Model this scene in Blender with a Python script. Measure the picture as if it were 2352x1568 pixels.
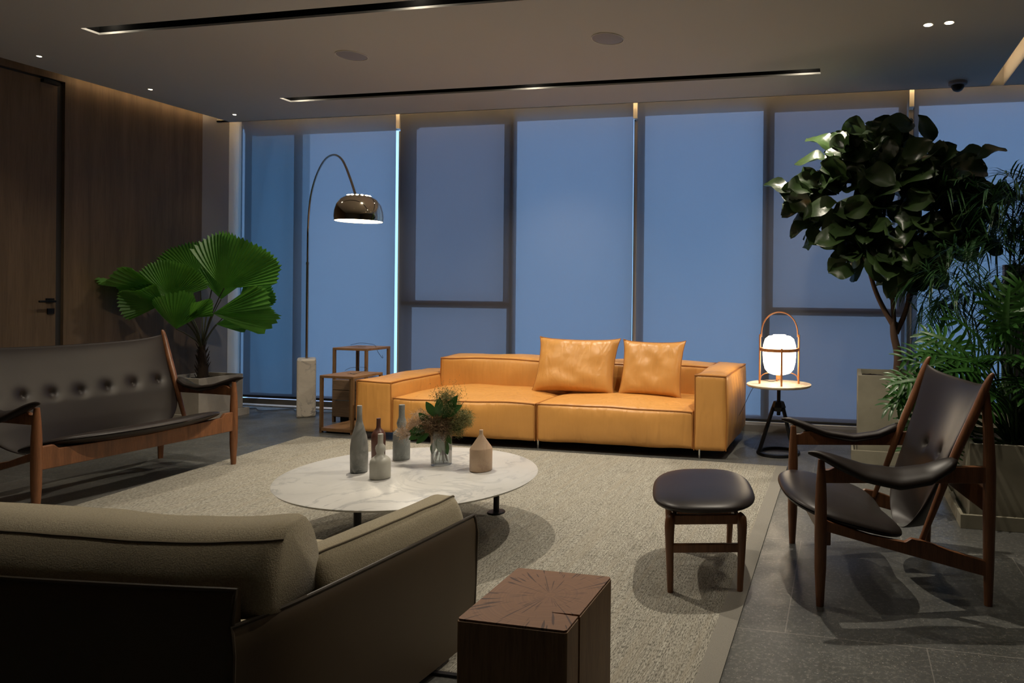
import bpy, bmesh, math, random
from mathutils import Vector, Matrix, noise
S = bpy.context.scene
for o in list(bpy.data.objects): bpy.data.objects.remove(o)
C = S.collection
PI = math.pi
# ------------------------------------------------------------------ camera
cam = bpy.data.cameras.new('camera'); cam.sensor_width = 36; cam.sensor_fit = 'HORIZONTAL'
cam.lens = 1593.477/2352*36; cam.shift_x = (1176-1608.568)/2352; cam.shift_y = -(784-675.432)/2352
cam.clip_start = .05; cam.clip_end = 200
co = bpy.data.objects.new('camera', cam); C.objects.link(co); S.camera = co
ya, pi_, ro = 0.20417276, -0.00181843, 0.0101572
f_ = Vector((-math.sin(ya)*math.cos(pi_), math.cos(ya)*math.cos(pi_), math.sin(pi_)))
r_ = Vector((math.cos(ya), math.sin(ya), 0)); u_ = r_.cross(f_)
r2 = r_*math.cos(ro)+u_*math.sin(ro); u2 = -r_*math.sin(ro)+u_*math.cos(ro)
m = Matrix.Identity(4)
for i in range(3): m[i][0] = r2[i]; m[i][1] = u2[i]; m[i][2] = -f_[i]
m[2][3] = 1.25
co.matrix_world = m
# ------------------------------------------------------------------ exposure, world
S.view_settings.view_transform = 'Standard'; S.view_settings.look = 'None'
S.view_settings.exposure = 0.7; S.view_settings.gamma = 1; S.view_settings.use_curve_mapping = False
W = bpy.data.worlds.new('dusk'); S.world = W; W.use_nodes = True
wn = W.node_tree; wn.nodes.clear()
wo = wn.nodes.new('ShaderNodeOutputWorld'); wb = wn.nodes.new('ShaderNodeBackground')
wt = wn.nodes.new('ShaderNodeTexCoord'); ws = wn.nodes.new('ShaderNodeSeparateXYZ'); wr = wn.nodes.new('ShaderNodeValToRGB')
wmap = wn.nodes.new('ShaderNodeMapRange'); wmap.inputs[1].default_value = -.35; wmap.inputs[2].default_value = .5
wn.links.new(wt.outputs['Generated'], ws.inputs[0]); wn.links.new(ws.outputs[2], wmap.inputs[0])
wn.links.new(wmap.outputs[0], wr.inputs[0]); wn.links.new(wr.outputs[0], wb.inputs[0]); wn.links.new(wb.outputs[0], wo.inputs[0])
wr.color_ramp.elements[0].color = (.29,.575,1.0,1); wr.color_ramp.elements[1].color = (.36,.50,.90,1)
e = wr.color_ramp.elements.new(.45); e.color = (.29,.58,1.0,1)
SKY = 1.25
wb.inputs[1].default_value = SKY
WARM = (1.0,.89,.73)
def spot(name, loc, power, size=100, blend=.6, rad=.03, col=WARM, target=None):
    l = bpy.data.lights.new(name,'SPOT'); l.energy = power; l.spot_size = math.radians(size); l.spot_blend = blend
    l.shadow_soft_size = rad; l.color = col
    o = bpy.data.objects.new(name,l); C.objects.link(o); o.location = loc
    if target: o.rotation_euler = (Vector(target)-Vector(loc)).to_track_quat('-Z','Y').to_euler()
    return o
# ------------------------------------------------------------------ materials
def L(c):
    return tuple((x/255/12.92 if x/255 <= .04045 else ((x/255+.055)/1.055)**2.4) for x in c)+(1,)
class Mat:
    def __init__(s, name, col=(.5,.5,.5), rough=.5, metal=0, spec=.5):
        s.m = bpy.data.materials.new(name); s.m.use_nodes = True; s.t = s.m.node_tree
        s.b = s.t.nodes['Principled BSDF']; s.out = s.t.nodes['Material Output']
        s.b.inputs['Base Color'].default_value = (*col,1); s.b.inputs['Roughness'].default_value = rough
        s.b.inputs['Metallic'].default_value = metal; s.b.inputs['Specular IOR Level'].default_value = spec
        s.col = col; s.c = None
    def n(s, typ, **k):
        x = s.t.nodes.new('ShaderNode'+typ)
        for a,v in k.items():
            if isinstance(a,str) and hasattr(x,a): setattr(x,a,v)
            else: x.inputs[a].default_value = v
        return x
    def l(s,a,b): s.t.links.new(a,b)
    def coord(s, scale=(1,1,1), kind='Object', rot=(0,0,0), loc=(0,0,0)):
        t = s.n('TexCoord'); mp = s.n('Mapping'); s.l(t.outputs[kind], mp.inputs[0])
        mp.inputs['Scale'].default_value = scale; mp.inputs['Rotation'].default_value = rot; mp.inputs['Location'].default_value = loc
        return mp.outputs[0]
    def noise(s, vec, scale=5, detail=4, rough=.5, dist=0):
        x = s.n('TexNoise'); s.l(vec, x.inputs['Vector']); x.inputs['Scale'].default_value = scale
        x.inputs['Detail'].default_value = detail; x.inputs['Roughness'].default_value = rough; x.inputs['Distortion'].default_value = dist
        return x.outputs['Fac']
    def ramp(s, fac, stops):
        x = s.n('ValToRGB'); s.l(fac, x.inputs[0]); el = x.color_ramp.elements
        while len(el) > 1: el.remove(el[0])
        el[0].position = stops[0][0]; el[0].color = (*stops[0][1],1)
        for p,c in stops[1:]: q = el.new(p); q.color = (*c,1)
        return x.outputs[0]
    def base(s, sock): s.l(sock, s.b.inputs['Base Color']); s.c = sock
    def bump(s, fac, st=.3, dist=.002):
        x = s.n('Bump'); x.inputs['Strength'].default_value = st; x.inputs['Distance'].default_value = dist
        s.l(fac, x.inputs['Height'])
        if s.b.inputs['Normal'].is_linked: s.l(s.b.inputs['Normal'].links[0].from_socket, x.inputs['Normal'])
        s.l(x.outputs[0], s.b.inputs['Normal'])
    def mix(s, a, b, fac, mode='MIX'):
        x = s.n('Mix'); x.data_type = 'RGBA'; x.blend_type = mode
        for v,i in ((a,6),(b,7)):
            if isinstance(v,tuple): x.inputs[i].default_value = (*v[:3],1)
            else: s.l(v,x.inputs[i])
        if isinstance(fac,(int,float)): x.inputs[0].default_value = fac
        else: s.l(fac,x.inputs[0])
        return x.outputs[2]
def plain(name, col, rough=.5, metal=0, spec=.5):
    a = Mat(name,col,rough,metal,spec); v = a.coord(); a.bump(a.noise(v,60,3),.06,.001); return a.m
def wood(name, c1, c2, axis='Z', rough=.45, sc=1.0):
    a = Mat(name,c1,rough); s_ = {'Z':(9,9,.7),'X':(.7,9,9),'Y':(9,.7,9)}[axis]
    v = a.coord(tuple(q*sc for q in s_)); n1 = a.noise(v,3,6,.6,.4)
    v2 = a.coord(tuple(q*sc*6 for q in s_)); n2 = a.noise(v2,4,3,.6)
    col = a.ramp(n1,[(.3,c2),(.5,c1),(.7,tuple(x*1.15 for x in c1))])
    a.base(a.mix(col,tuple(x*.6 for x in c2),a.ramp(n2,[(.45,(0,0,0)),(.8,(.6,.6,.6))])))
    a.bump(n2,.15,.001); return a.m
def leather(name, col, col2, rough=.4, crease=.25, scale=9):
    a = Mat(name,col,rough); v = a.coord(); n1 = a.noise(v,3,3)
    a.base(a.ramp(n1,[(.3,col2),(.7,col)]))
    a.bump(a.noise(v,220,2),.12,.0006); a.bump(a.noise(v,scale,3,.5,.6),crease,.012)
    if name=='tan_leather':
        vf=a.coord((9,9,1.3)); g=a.ramp(a.noise(vf,1.2,2,.5,.5),[(.38,(0,0,0)),(.66,(1,1,1))]); a.bump(g,.4,.012)
    return a.m
MT = {}
MT['tan_leather'] = leather('tan_leather',(.66,.325,.085),(.58,.28,.07),.40,.5,5)
MT['tan_piping'] = plain('tan_piping',(.36,.14,.03),.5)
MT['dark_leather'] = leather('dark_leather',(.024,.0175,.015),(.016,.012,.0105),.40,.06,6)
MT['dark_leather'].node_tree.nodes['Principled BSDF'].inputs['Specular IOR Level'].default_value=.30
MT['shell_leather'] = leather('shell_leather',(.095,.066,.036),(.08,.055,.03),.5,.05,4)
MT['shell_piping'] = plain('shell_piping',(.05,.035,.02),.5)
MT['walnut'] = wood('walnut',(.20,.080,.032),(.115,.045,.018),'Z',.38)
MT['oak'] = wood('oak',(.25,.145,.065),(.17,.09,.04),'Z',.5)
MT['oak_top'] = wood('oak_top',(.30,.165,.075),(.22,.115,.05),'X',.45)
MT['drawer_wood'] = wood('drawer_wood',(.20,.13,.08),(.13,.085,.05),'X',.5)
MT['black_metal'] = plain('black_metal',(.012,.012,.013),.4,.6)
MT['black_plastic'] = plain('black_plastic',(.010,.010,.011),.45)
MT['matt_black'] = plain('matt_black',(.008,.008,.008),1.0,0,0)
MT['chrome'] = Mat('chrome',(.86,.76,.60),.06,1).m
MT['steel_tube'] = Mat('steel_tube',(.45,.38,.31),.22,1).m
MT['steel'] = Mat('steel',(.5,.5,.5),.25,1).m
MT['alu'] = plain('alu',(.55,.54,.52),.4,.3)
MT['white_paint'] = plain('white_paint',(.75,.72,.66),.6)
MT['soil'] = plain('soil',(.02,.015,.011),.95)
MT['pier_paint'] = plain('pier_paint',(.26,.24,.235),.5)
MT['speaker'] = plain('speaker',(.34,.33,.36),.8)
def concrete(name,c):
    a = Mat(name,c,.8); v = a.coord(); n = a.noise(v,4,6,.6)
    col = a.ramp(n,[(.3,tuple(x*.8 for x in c)),(.7,tuple(x*1.12 for x in c))])
    vo = a.n('TexVoronoi'); vo.inputs['Scale'].default_value = 38; a.l(v,vo.inputs['Vector'])
    sp = a.ramp(vo.outputs['Distance'],[(.06,(1,1,1)),(.12,(0,0,0))])
    gate = a.ramp(a.noise(v,9,2),[(.5,(0,0,0)),(.6,(.5,.5,.5))])
    a.base(a.mix(col,(.07,.065,.055),a.mix(sp,gate,1,'MULTIPLY'))); a.bump(n,.2,.002); return a.m
MT['concrete'] = concrete('concrete',(.27,.25,.185))
MT['pale_concrete'] = concrete('pale_concrete',(.40,.36,.30))
def marble(name,c,veinc,scale=3,amt=.7,w=.06,warm=None):
    a = Mat(name,c,.42); v = a.coord()
    n = a.noise(v,scale,8,.62,1.3); 
    mm = a.n('Math'); mm.operation='SUBTRACT'; a.l(n,mm.inputs[0]); mm.inputs[1].default_value=.5
    ab = a.n('Math'); ab.operation='ABSOLUTE'; a.l(mm.outputs[0],ab.inputs[0])
    vein = a.ramp(ab.outputs[0],[(0,(amt,)*3),(w,(0,0,0))])
    gate = a.ramp(a.noise(v,scale*.7,3),[(.38,(.08,)*3),(.62,(1,1,1))])
    blot = a.noise(v,scale*1.5,4)
    basec = a.ramp(blot,[(.3,tuple(x*.86 for x in c)),(.7,c)])
    a.base(a.mix(basec,veinc,a.mix(vein,gate,1,'MULTIPLY'))); return a.m
MT['carrara'] = marble('carrara',(.62,.61,.58),(.27,.28,.29),2.8,.75,.04)
MT['lamp_marble'] = marble('lamp_marble',(.66,.60,.51),(.16,.15,.15),5,.9,.035)
MT['onyx_top'] = marble('onyx_top',(.72,.63,.50),(.40,.26,.15),7,.8,.07)
MT['grey_marble'] = marble('grey_marble',(.34,.34,.32),(.06,.07,.07),6,1.0,.13)
MT['red_marble'] = marble('red_marble',(.13,.05,.033),(.06,.02,.015),14,.9,.12)
MT['cream_stone'] = marble('cream_stone',(.50,.49,.43),(.38,.37,.33),6,.4,.1)
MT['slate_stone'] = marble('slate_stone',(.26,.28,.27),(.45,.46,.44),16,.5,.03)
MT['pink_stone'] = marble('pink_stone',(.56,.40,.27),(.40,.24,.17),7,.6,.03)
def fabric(name,c,sc=1):
    a = Mat(name,c,.95,0,.15); v = a.coord((1,1,1)); n1 = a.noise(v,260*sc,2,.6)
    a.base(a.ramp(n1,[(.3,tuple(x*.72 for x in c)),(.62,c)])); a.bump(n1,.8,.0018)
    a.b.inputs['Sheen Weight'].default_value = .2; return a.m
MT['boucle'] = fabric('boucle',(.40,.345,.235))
MT['boucle_seam'] = plain('boucle_seam',(.16,.13,.085),.9)
def rugm():
    a = Mat('rug_weave',(.5,.45,.36),.95,0,.1); v = a.coord((70,2.2,1),'Object'); n1 = a.noise(v,3,4,.65)
    v2 = a.coord((200,34,1),'Object'); n2 = a.noise(v2,1.6,2,.5)
    v3 = a.coord((20,.5,1)); n3 = a.noise(v3,1.5,3)
    c = a.ramp(n1,[(.34,(.21,.198,.165)),(.5,(.37,.353,.30)),(.66,(.47,.45,.385))])
    c = a.mix(c,(.07,.066,.055),a.ramp(n2,[(.47,(0,0,0)),(.62,(.8,.8,.8))]))
    c = a.mix(c,(.30,.27,.21),a.ramp(n3,[(.45,(0,0,0)),(.75,(.6,.6,.6))]))
    a.base(c); a.bump(n2,.6,.003); return a.m
MT['rug'] = rugm()
MT['rug_border'] = fabric('rug_border',(.27,.255,.22),1.3)
def floorm():
    a = Mat('stone_tiles',(.12,.12,.11),.38,0,.5); v = a.coord(loc=(.7,-2.57,0))
    br = a.n('TexBrick'); a.l(v,br.inputs['Vector']); br.offset=.5; br.offset_frequency=2
    for k,x in (('Scale',1.0),('Mortar Size',.0022),('Mortar Smooth',.1),('Brick Width',1.0),('Row Height',.98),('Bias',0.0)): br.inputs[k].default_value=x
    br.inputs['Color1'].default_value=(.082,.085,.078,1); br.inputs['Color2'].default_value=(.108,.106,.097,1); br.inputs['Mortar'].default_value=(.24,.23,.205,1)
    v2 = a.coord(); cl = a.noise(v2,1.6,6,.65); fine = a.noise(v2,55,5,.75); sp = a.noise(v2,130,2,.5)
    c = a.mix(br.outputs['Color'],(.27,.265,.235),a.ramp(fine,[(.50,(0,0,0)),(.70,(.8,)*3)]))
    c = a.mix(c,(.05,.05,.05),a.ramp(cl,[(.35,(.55,)*3),(.6,(0,0,0))]))
    c = a.mix(c,(.5,.48,.43),a.ramp(sp,[(.66,(0,0,0)),(.74,(.8,)*3)]))
    a.base(c); rr = a.ramp(a.noise(v2,5,4),[(.3,(.30,)*3),(.7,(.48,)*3)]); a.l(rr,a.b.inputs['Roughness'])
    a.bump(fine,.15,.002); return a.m
MT['floor'] = floorm()
def ceilm():
    a = Mat('ceiling_plaster',(.55,.54,.51),.9,0,.2); a.bump(a.noise(a.coord(),30,3),.04,.001); return a.m
MT['ceiling'] = ceilm()
def panelm():
    a = Mat('wall_veneer',(.2,.13,.08),.5,0,.3); v = a.coord((1,5,.35)); n1 = a.noise(v,2.4,6,.6,.3); n2 = a.noise(a.coord((1,60,2)),3,3)
    c = a.ramp(n1,[(.25,(.10,.068,.040)),(.5,(.15,.10,.058)),(.75,(.19,.125,.075))])
    a.base(a.mix(c,(.07,.045,.028),a.ramp(n2,[(.5,(0,0,0)),(.8,(.5,)*3)]))); return a.m
MT['veneer'] = panelm()
MT['dark_wall'] = plain('dark_wall',(.30,.28,.33),.7)
MT['room_paint'] = plain('room_paint',(.16,.14,.12),.9)
MT['frame_dark'] = plain('frame_dark',(.03,.028,.027),.6)
MT['curb'] = concrete('curb_stone',(.14,.13,.12))
def emis(name,col,st):
    a = Mat(name,col); a.b.inputs['Emission Color'].default_value=(*col,1); a.b.inputs['Emission Strength'].default_value=st; return a.m
MT['led'] = emis('led_strip',(1,.70,.38),9)
MT['led_soft'] = emis('led_soft',(1,.72,.42),3)
MT['led_win'] = emis('led_window',(1,.66,.30),30)
MT['lamp_face'] = emis('lamp_face',(1,.85,.62),14)
MT['bulb_inner'] = emis('lamp_shade_inside',(1,.86,.62),9)
MT['opal'] = emis('opal_glass',(1,.83,.58),5.5)
def blindm():
    a = Mat('blind_fabric',(.5,.5,.5),.9)
    t = a.t; t.nodes.remove(a.b)
    v = a.coord((420,1,420)); n = a.noise(v,1,1)
    v2 = a.coord((.9,1,.35)); n2 = a.noise(v2,1.3,3)
    tr = a.n('BsdfTransparent'); tr.inputs[0].default_value=(.9,.9,.92,1)
    tl = a.n('BsdfTranslucent'); df = a.n('BsdfDiffuse')
    c = a.ramp(n,[(.35,(.27,.27,.28)),(.65,(.35,.35,.36))]); a.l(c,tl.inputs[0]); df.inputs[0].default_value=(.20,.20,.21,1)
    m1 = a.n('MixShader'); m1.inputs[0].default_value=.45; a.l(tl.outputs[0],m1.inputs[1]); a.l(df.outputs[0],m1.inputs[2])
    m2 = a.n('MixShader'); m2.inputs[0].default_value=.36; a.l(m1.outputs[0],m2.inputs[1]); a.l(tr.outputs[0],m2.inputs[2])
    a.l(m2.outputs[0],a.out.inputs[0]); return a.m
MT['blind'] = blindm()
def glassp(name,tint=(1,1,1),gl=.06):
    a = Mat(name,(1,1,1)); a.t.nodes.remove(a.b)
    tr = a.n('BsdfTransparent'); tr.inputs[0].default_value=(*tint,1); g = a.n('BsdfGlossy'); g.inputs['Roughness'].default_value=.02
    fr = a.n('LayerWeight'); fr.inputs[0].default_value=.3
    mu = a.n('Math'); mu.operation='MULTIPLY_ADD'; a.l(fr.outputs['Fresnel'],mu.inputs[0]); mu.inputs[1].default_value=.5; mu.inputs[2].default_value=gl*.3
    mx = a.n('MixShader'); a.l(mu.outputs[0],mx.inputs[0]); a.l(tr.outputs[0],mx.inputs[1]); a.l(g.outputs[0],mx.inputs[2])
    a.l(mx.outputs[0],a.out.inputs[0]); return a.m
MT['pane'] = glassp('window_pane'); MT['pane_screen'] = glassp('screened_pane',(.86,.78,.76)); MT['pane_grey'] = glassp('tinted_pane',(.62,.74,.78))
MT['vase_glass'] = glassp('vase_glass',(.96,.98,.97),.35)
def leafm(name,c1,c2,rough=.4,trans=.25):
    a = Mat(name,c1,rough,0,.5); n = a.noise(a.coord(),6,3); c = a.ramp(n,[(.3,c2),(.7,c1)]); a.base(c)
    tl = a.n('BsdfTranslucent'); a.l(c,tl.inputs[0]); mx = a.n('MixShader'); mx.inputs[0].default_value=trans
    a.l(a.b.outputs[0],mx.inputs[1]); a.l(tl.outputs[0],mx.inputs[2]); a.l(mx.outputs[0],a.out.inputs[0])
    a.bump(a.noise(a.coord(),25,3),.3,.004); return a.m
MT['fan_leaf'] = leafm('fan_palm_leaf',(.14,.37,.045),(.09,.26,.03),.4,.45)
MT['fig_leaf'] = leafm('fig_leaf',(.034,.062,.018),(.020,.038,.012),.30,.15)
MT['areca_leaf'] = leafm('areca_leaf',(.030,.085,.024),(.018,.055,.018),.35,.25)
MT['philo_leaf'] = leafm('philodendron_leaf',(.034,.11,.019),(.022,.07,.013),.33,.25)
MT['bouquet_leaf'] = leafm('bouquet_leaf',(.05,.14,.03),(.03,.09,.02),.4,.25)
MT['bark'] = plain('bark',(.075,.042,.026),.9); MT['palm_bark'] = plain('palm_bark',(.035,.022,.014),.95)
MT['petiole'] = plain('petiole',(.05,.05,.02),.6); MT['green_stem'] = plain('green_stem',(.05,.11,.025),.5)
MT['fluff_green'] = plain('fluff_green',(.20,.20,.075),.9); MT['fluff_pink'] = plain('fluff_pink',(.50,.36,.24),.9); MT['fluff_brown'] = plain('fluff_brown',(.16,.10,.05),.9)
MT['water'] = glassp('water',(.9,.93,.95),.5)
MT['cord'] = plain('cord',(.015,.015,.018),.5)
MT['lamp_wood'] = wood('lamp_wood',(.45,.17,.055),(.30,.11,.035),'Z',.4)
# ------------------------------------------------------------------ mesh helpers
class MB:
    def __init__(s): s.v=[]; s.f=[]; s.smooth=True
    def add(s, vs, fs):
        o=len(s.v); s.v+= [tuple(x) for x in vs]; s.f += [tuple(i+o for i in q) for q in fs]; return s
    def box(s,x0,x1,y0,y1,z0,z1):
        return s.add([(x,y,z) for z in (z0,z1) for y in (y0,y1) for x in (x0,x1)],[(0,2,3,1),(4,5,7,6),(0,1,5,4),(2,6,7,3),(0,4,6,2),(1,3,7,5)])
    def tube(s, pts, rad, n=10, cap=True, flat=1.0):
        pts=[Vector(p) for p in pts]; k=len(pts); rr = rad if isinstance(rad,(list,tuple)) else [rad]*k
        vs=[]; ref=Vector((0,0,1))
        t0=(pts[1]-pts[0]).normalized()
        if abs(t0.z)>.95: ref=Vector((1,0,0))
        nrm=(ref-t0*ref.dot(t0)).normalized()
        for i,p in enumerate(pts):
            t=(pts[min(i+1,k-1)]-pts[max(i-1,0)]).normalized()
            nrm=(nrm-t*nrm.dot(t)).normalized(); b=t.cross(nrm)
            for j in range(n):
                a=2*PI*j/n; vs.append(p+(nrm*math.cos(a)+b*math.sin(a)*flat)*rr[i])
        fs=[(i*n+j,i*n+(j+1)%n,(i+1)*n+(j+1)%n,(i+1)*n+j) for i in range(k-1) for j in range(n)]
        if cap: fs += [tuple(range(n-1,-1,-1)), tuple((k-1)*n+j for j in range(n))]
        return s.add(vs,fs)
    def lathe(s, prof, n=40, c=(0,0,0), sx=1, sy=1, cap=True):
        vs=[(c[0]+r*sx*math.cos(2*PI*j/n),c[1]+r*sy*math.sin(2*PI*j/n),c[2]+z) for r,z in prof for j in range(n)]
        fs=[(i*n+j,i*n+(j+1)%n,(i+1)*n+(j+1)%n,(i+1)*n+j) for i in range(len(prof)-1) for j in range(n)]
        if prof[0]==prof[-1]: cap=False
        if cap and prof[0][0]>1e-6: fs.append(tuple(range(n-1,-1,-1)))
        if cap and prof[-1][0]>1e-6: fs.append(tuple((len(prof)-1)*n+j for j in range(n)))
        return s.add(vs,fs)
    def loft(s, secs, cap=True):
        n=len(secs[0]); vs=[p for q in secs for p in q]
        fs=[(i*n+j,i*n+(j+1)%n,(i+1)*n+(j+1)%n,(i+1)*n+j) for i in range(len(secs)-1) for j in range(n)]
        if cap: fs += [tuple(range(n-1,-1,-1)), tuple((len(secs)-1)*n+j for j in range(n))]
        return s.add(vs,fs)
    def prism(s, poly, axis, a, b):
        # poly in the two other axes; extruded a..b along axis
        def P(p,t):
            return {'x':(t,p[0],p[1]),'y':(p[0],t,p[1]),'z':(p[0],p[1],t)}[axis]
        n=len(poly); vs=[P(p,a) for p in poly]+[P(p,b) for p in poly]
        return s.add(vs,[tuple(range(n-1,-1,-1)),tuple(range(n,2*n))]+[(i,(i+1)%n,n+(i+1)%n,n+i) for i in range(n)])
    def soft(s, c, h, r, crown=(0,)*6, n=14, wob=0, seed=0):
        # rounded box; crown: +x,-x,+y,-y,+z,-z bulges
        idx={}; fs=[]; vs=[]
        def P(p):
            q=Vector([max(-(h[i]-r),min(h[i]-r,p[i]*h[i])) for i in range(3)]); d=Vector([p[i]*h[i] for i in range(3)])-q
            if d.length>1e-9: d.normalize(); out=q+d*r
            else: out=q
            for i in range(3):
                o1,o2=[p[j] for j in range(3) if j!=i]
                k=crown[2*i] if p[i]>0 else crown[2*i+1]
                if abs(p[i])>.999: out[i]+= (1 if p[i]>0 else -1)*k*(1-abs(o1)**2.5)*(1-abs(o2)**2.5)
            if wob:
                w=noise.noise_vector(out*3.1+Vector((seed,seed*.7,seed*.3)))*wob; out=out+w
            return out+Vector(c)
        def t(i): 
            x=-1+2*i/n
            return x
        g=[]
        for i in range(n+1):
            x=-1+2*i/n; g.append(math.copysign(1-(1-abs(x))**1.5,x))
        for ax in range(3):
            for sg in (-1,1):
                gr=[]
                for i in range(n+1):
                    row=[]
                    for j in range(n+1):
                        p=[0,0,0]; p[ax]=sg; p[(ax+1)%3]=g[i]; p[(ax+2)%3]=g[j]
                        k=tuple(round(q,4) for q in p)
                        if k not in idx: idx[k]=len(vs); vs.append(P(p))
                        row.append(idx[k])
                    gr.append(row)
                for i in range(n):
                    for j in range(n):
                        q=(gr[i][j],gr[i+1][j],gr[i+1][j+1],gr[i][j+1])
                        fs.append(q if sg>0 else q[::-1])
        return s.add(vs,fs)
    def build(s, name, mat, parent=None, smooth=True, angle=40, sub=0):
        me=bpy.data.meshes.new(name); me.from_pydata(s.v,[],s.f)
        bm=bmesh.new(); bm.from_mesh(me); bmesh.ops.recalc_face_normals(bm,faces=bm.faces); bm.to_mesh(me); bm.free()
        mt = MT[mat] if isinstance(mat,str) else mat
        me.materials.append(mt)
        if smooth:
            for p in me.polygons: p.use_smooth=True
            try: me.set_sharp_from_angle(angle=math.radians(angle))
            except Exception: pass
        o=bpy.data.objects.new(name,me); C.objects.link(o)
        if parent: o.parent=parent
        if sub:
            md=o.modifiers.new('sub','SUBSURF'); md.levels=sub; md.render_levels=sub
        return o
def bevel(o,w=.004,seg=2):
    md=o.modifiers.new('bevel','BEVEL'); md.width=w; md.segments=seg; md.limit_method='ANGLE'; md.angle_limit=math.radians(40); return o
def thing(name,label,cat,loc=(0,0,0),rot=0,group=None):
    o=bpy.data.objects.new(name,None); C.objects.link(o); o.location=loc; o.rotation_euler=(0,0,math.radians(rot))
    o.empty_display_size=.1; o['label']=label; o['category']=cat
    if group: o['group']=group
    return o
def tag(o,label,cat,group=None):
    o['label']=label; o['category']=cat
    if group: o['group']=group
    return o
def struct(o): o['kind']='structure'; return o
def cr(pts, n=8):
    P=[Vector(p) for p in pts]; P=[P[0]*2-P[1]]+P+[P[-1]*2-P[-2]]; out=[]
    for i in range(1,len(P)-2):
        for k in range(n):
            t=k/n; a,b,c,d=P[i-1:i+3]
            out.append(.5*((2*b)+(c-a)*t+(2*a-5*b+4*c-d)*t*t+(3*b-a-3*c+d)*t**3))
    out.append(P[-2]); return out
def lerp(tab,x):
    if x<=tab[0][0]: return tab[0][1]
    for (a,b),(c,d) in zip(tab,tab[1:]):
        if x<=c: return b+(d-b)*(x-a)/(c-a)
    return tab[-1][1]
# ------------------------------------------------------------------ room shell
WX=-6.5; CZ=3.0; RX=3.3; FY=-2.5; BY=6.16; GX=-6.35
struct(MB().box(WX-.2,RX+.2,FY-.2,7.0,-.1,0).build('floor','floor',smooth=False))
c=MB(); T=.014
s1=(-5.085,-.2,3.752,3.873); s2=(-5.1,-.2,5.457,5.592)
for x0,x1,y0,y1 in ((GX,1.17,FY,s1[2]),(GX,1.17,s1[3],s2[2]),(GX,1.17,s2[3],BY),(GX,s1[0],s1[2],s1[3]),(s1[1],1.17,s1[2],s1[3]),(GX,s2[0],s2[2],s2[3]),(s2[1],1.17,s2[2],s2[3]),(1.28,RX,FY,BY)):
    c.box(x0,x1,y0,y1,CZ,CZ+T)
c.box(WX,GX,6.13,BY,CZ,CZ+T); c.box(WX,GX,6.13,6.145,CZ,CZ+.3)
c.box(WX,RX,BY-.012,BY,CZ,CZ+.3)         # fascia of the window slot
c.box(WX-.2,RX+.2,FY-.2,6.75,CZ+.3,CZ+.4)  # slab above
struct(c.build('ceiling','ceiling',smooth=False))
t=MB().box(GX,GX+.012,FY,6.13,CZ+T,CZ+.12).box(1.158,1.17,FY,BY-.012,CZ+T,CZ+.16).box(1.28,1.292,FY,BY-.012,CZ+T,CZ+.16).box(1.17,1.28,FY,BY-.012,CZ+.16,CZ+.172)
struct(t.build('trim_1','white_paint',smooth=False))
# left wall: veneer panels, door leaf set into it
DY=4.68
struct(MB().box(WX-.12,WX+.001,5.97,6.285,0,CZ+.3).build('trim_10','pier_paint',smooth=False))
struct(MB().box(WX-.12,WX+.003,6.285,6.455,0,CZ+.3).build('trim_11','white_paint',smooth=False))  # white strip stands in for window light leaking onto the wall edge
w_=MB().box(WX-.12,WX,DY,5.97,0,CZ+.3).box(WX-.12,WX,FY,3.62,0,CZ+.3).box(WX-.12,WX,3.62,DY,2.985,CZ+.3)
struct(w_.build('wall_left','veneer',smooth=False))
d=MB().box(WX-.06,WX-.008,3.65,4.625,.006,2.965).build('door_1','veneer',smooth=False); struct(d)
struct(MB().box(WX-.07,WX-.03,3.62,3.648,0,2.985).box(WX-.07,WX-.03,4.63,DY,0,2.985).box(WX-.07,WX-.03,3.62,DY,2.967,2.985).build('trim_2','frame_dark',smooth=False))
hb=MB().box(WX-.008,WX+.002,4.55,4.61,1.115,1.15).tube([(WX,4.585,1.125),(WX+.05,4.585,1.125),(WX+.055,4.575,1.125),(WX+.055,4.46,1.125)],.009,8)
hb.build('door_handle','black_metal',d); MB().box(WX-.008,WX+.003,4.56,4.61,1.02,1.065).build('lock_plate','black_metal',d,smooth=False)
MB().box(WX-.008,WX+.03,4.50,4.62,2.935,2.962).build('door_closer','black_metal',d,smooth=False)
struct(MB().box(WX-.2,RX+.2,FY-.15,FY,0,CZ+.3).build('wall_front','room_paint',smooth=False))
struct(MB().box(RX,RX+.15,FY,7.0,0,CZ+.3).build('wall_right','room_paint',smooth=False))
# window wall: header, curb, mullions, frames, glass
hd=MB().box(WX-.1,RX,6.52,6.75,3.03,CZ+.3).box(WX-.1,-4.53,6.58,6.75,2.99,3.05); struct(hd.build('wall_back','frame_dark',smooth=False))
cb=MB().box(-4.53,RX,6.255,6.75,0,.060).box(WX,-4.53,6.245,6.262,.030,.084); struct(cb.build('trim_3','curb',smooth=False))
struct(MB().box(WX,-4.53,6.27,6.75,.0,.006).box(-4.53,RX,6.385,6.75,.06,.064).build('trim_4','white_paint',smooth=False))  # white plates added to bounce sky light as the bright leak under the blinds
MUL=(-4.532,-1.977,.568)
BL=((-6.456,-4.562),(-4.510,-1.995),(-1.958,.545),(.592,3.15))
wl=['pleated','']
for i,x in enumerate(MUL):
    struct(MB().box(x-.018,x+.022,6.43,6.62,.072,2.90).box(x-.018,x+.022,6.38,6.62,2.915,CZ+.3).build('trim_%d'%(5+i),'alu',smooth=False))
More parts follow.
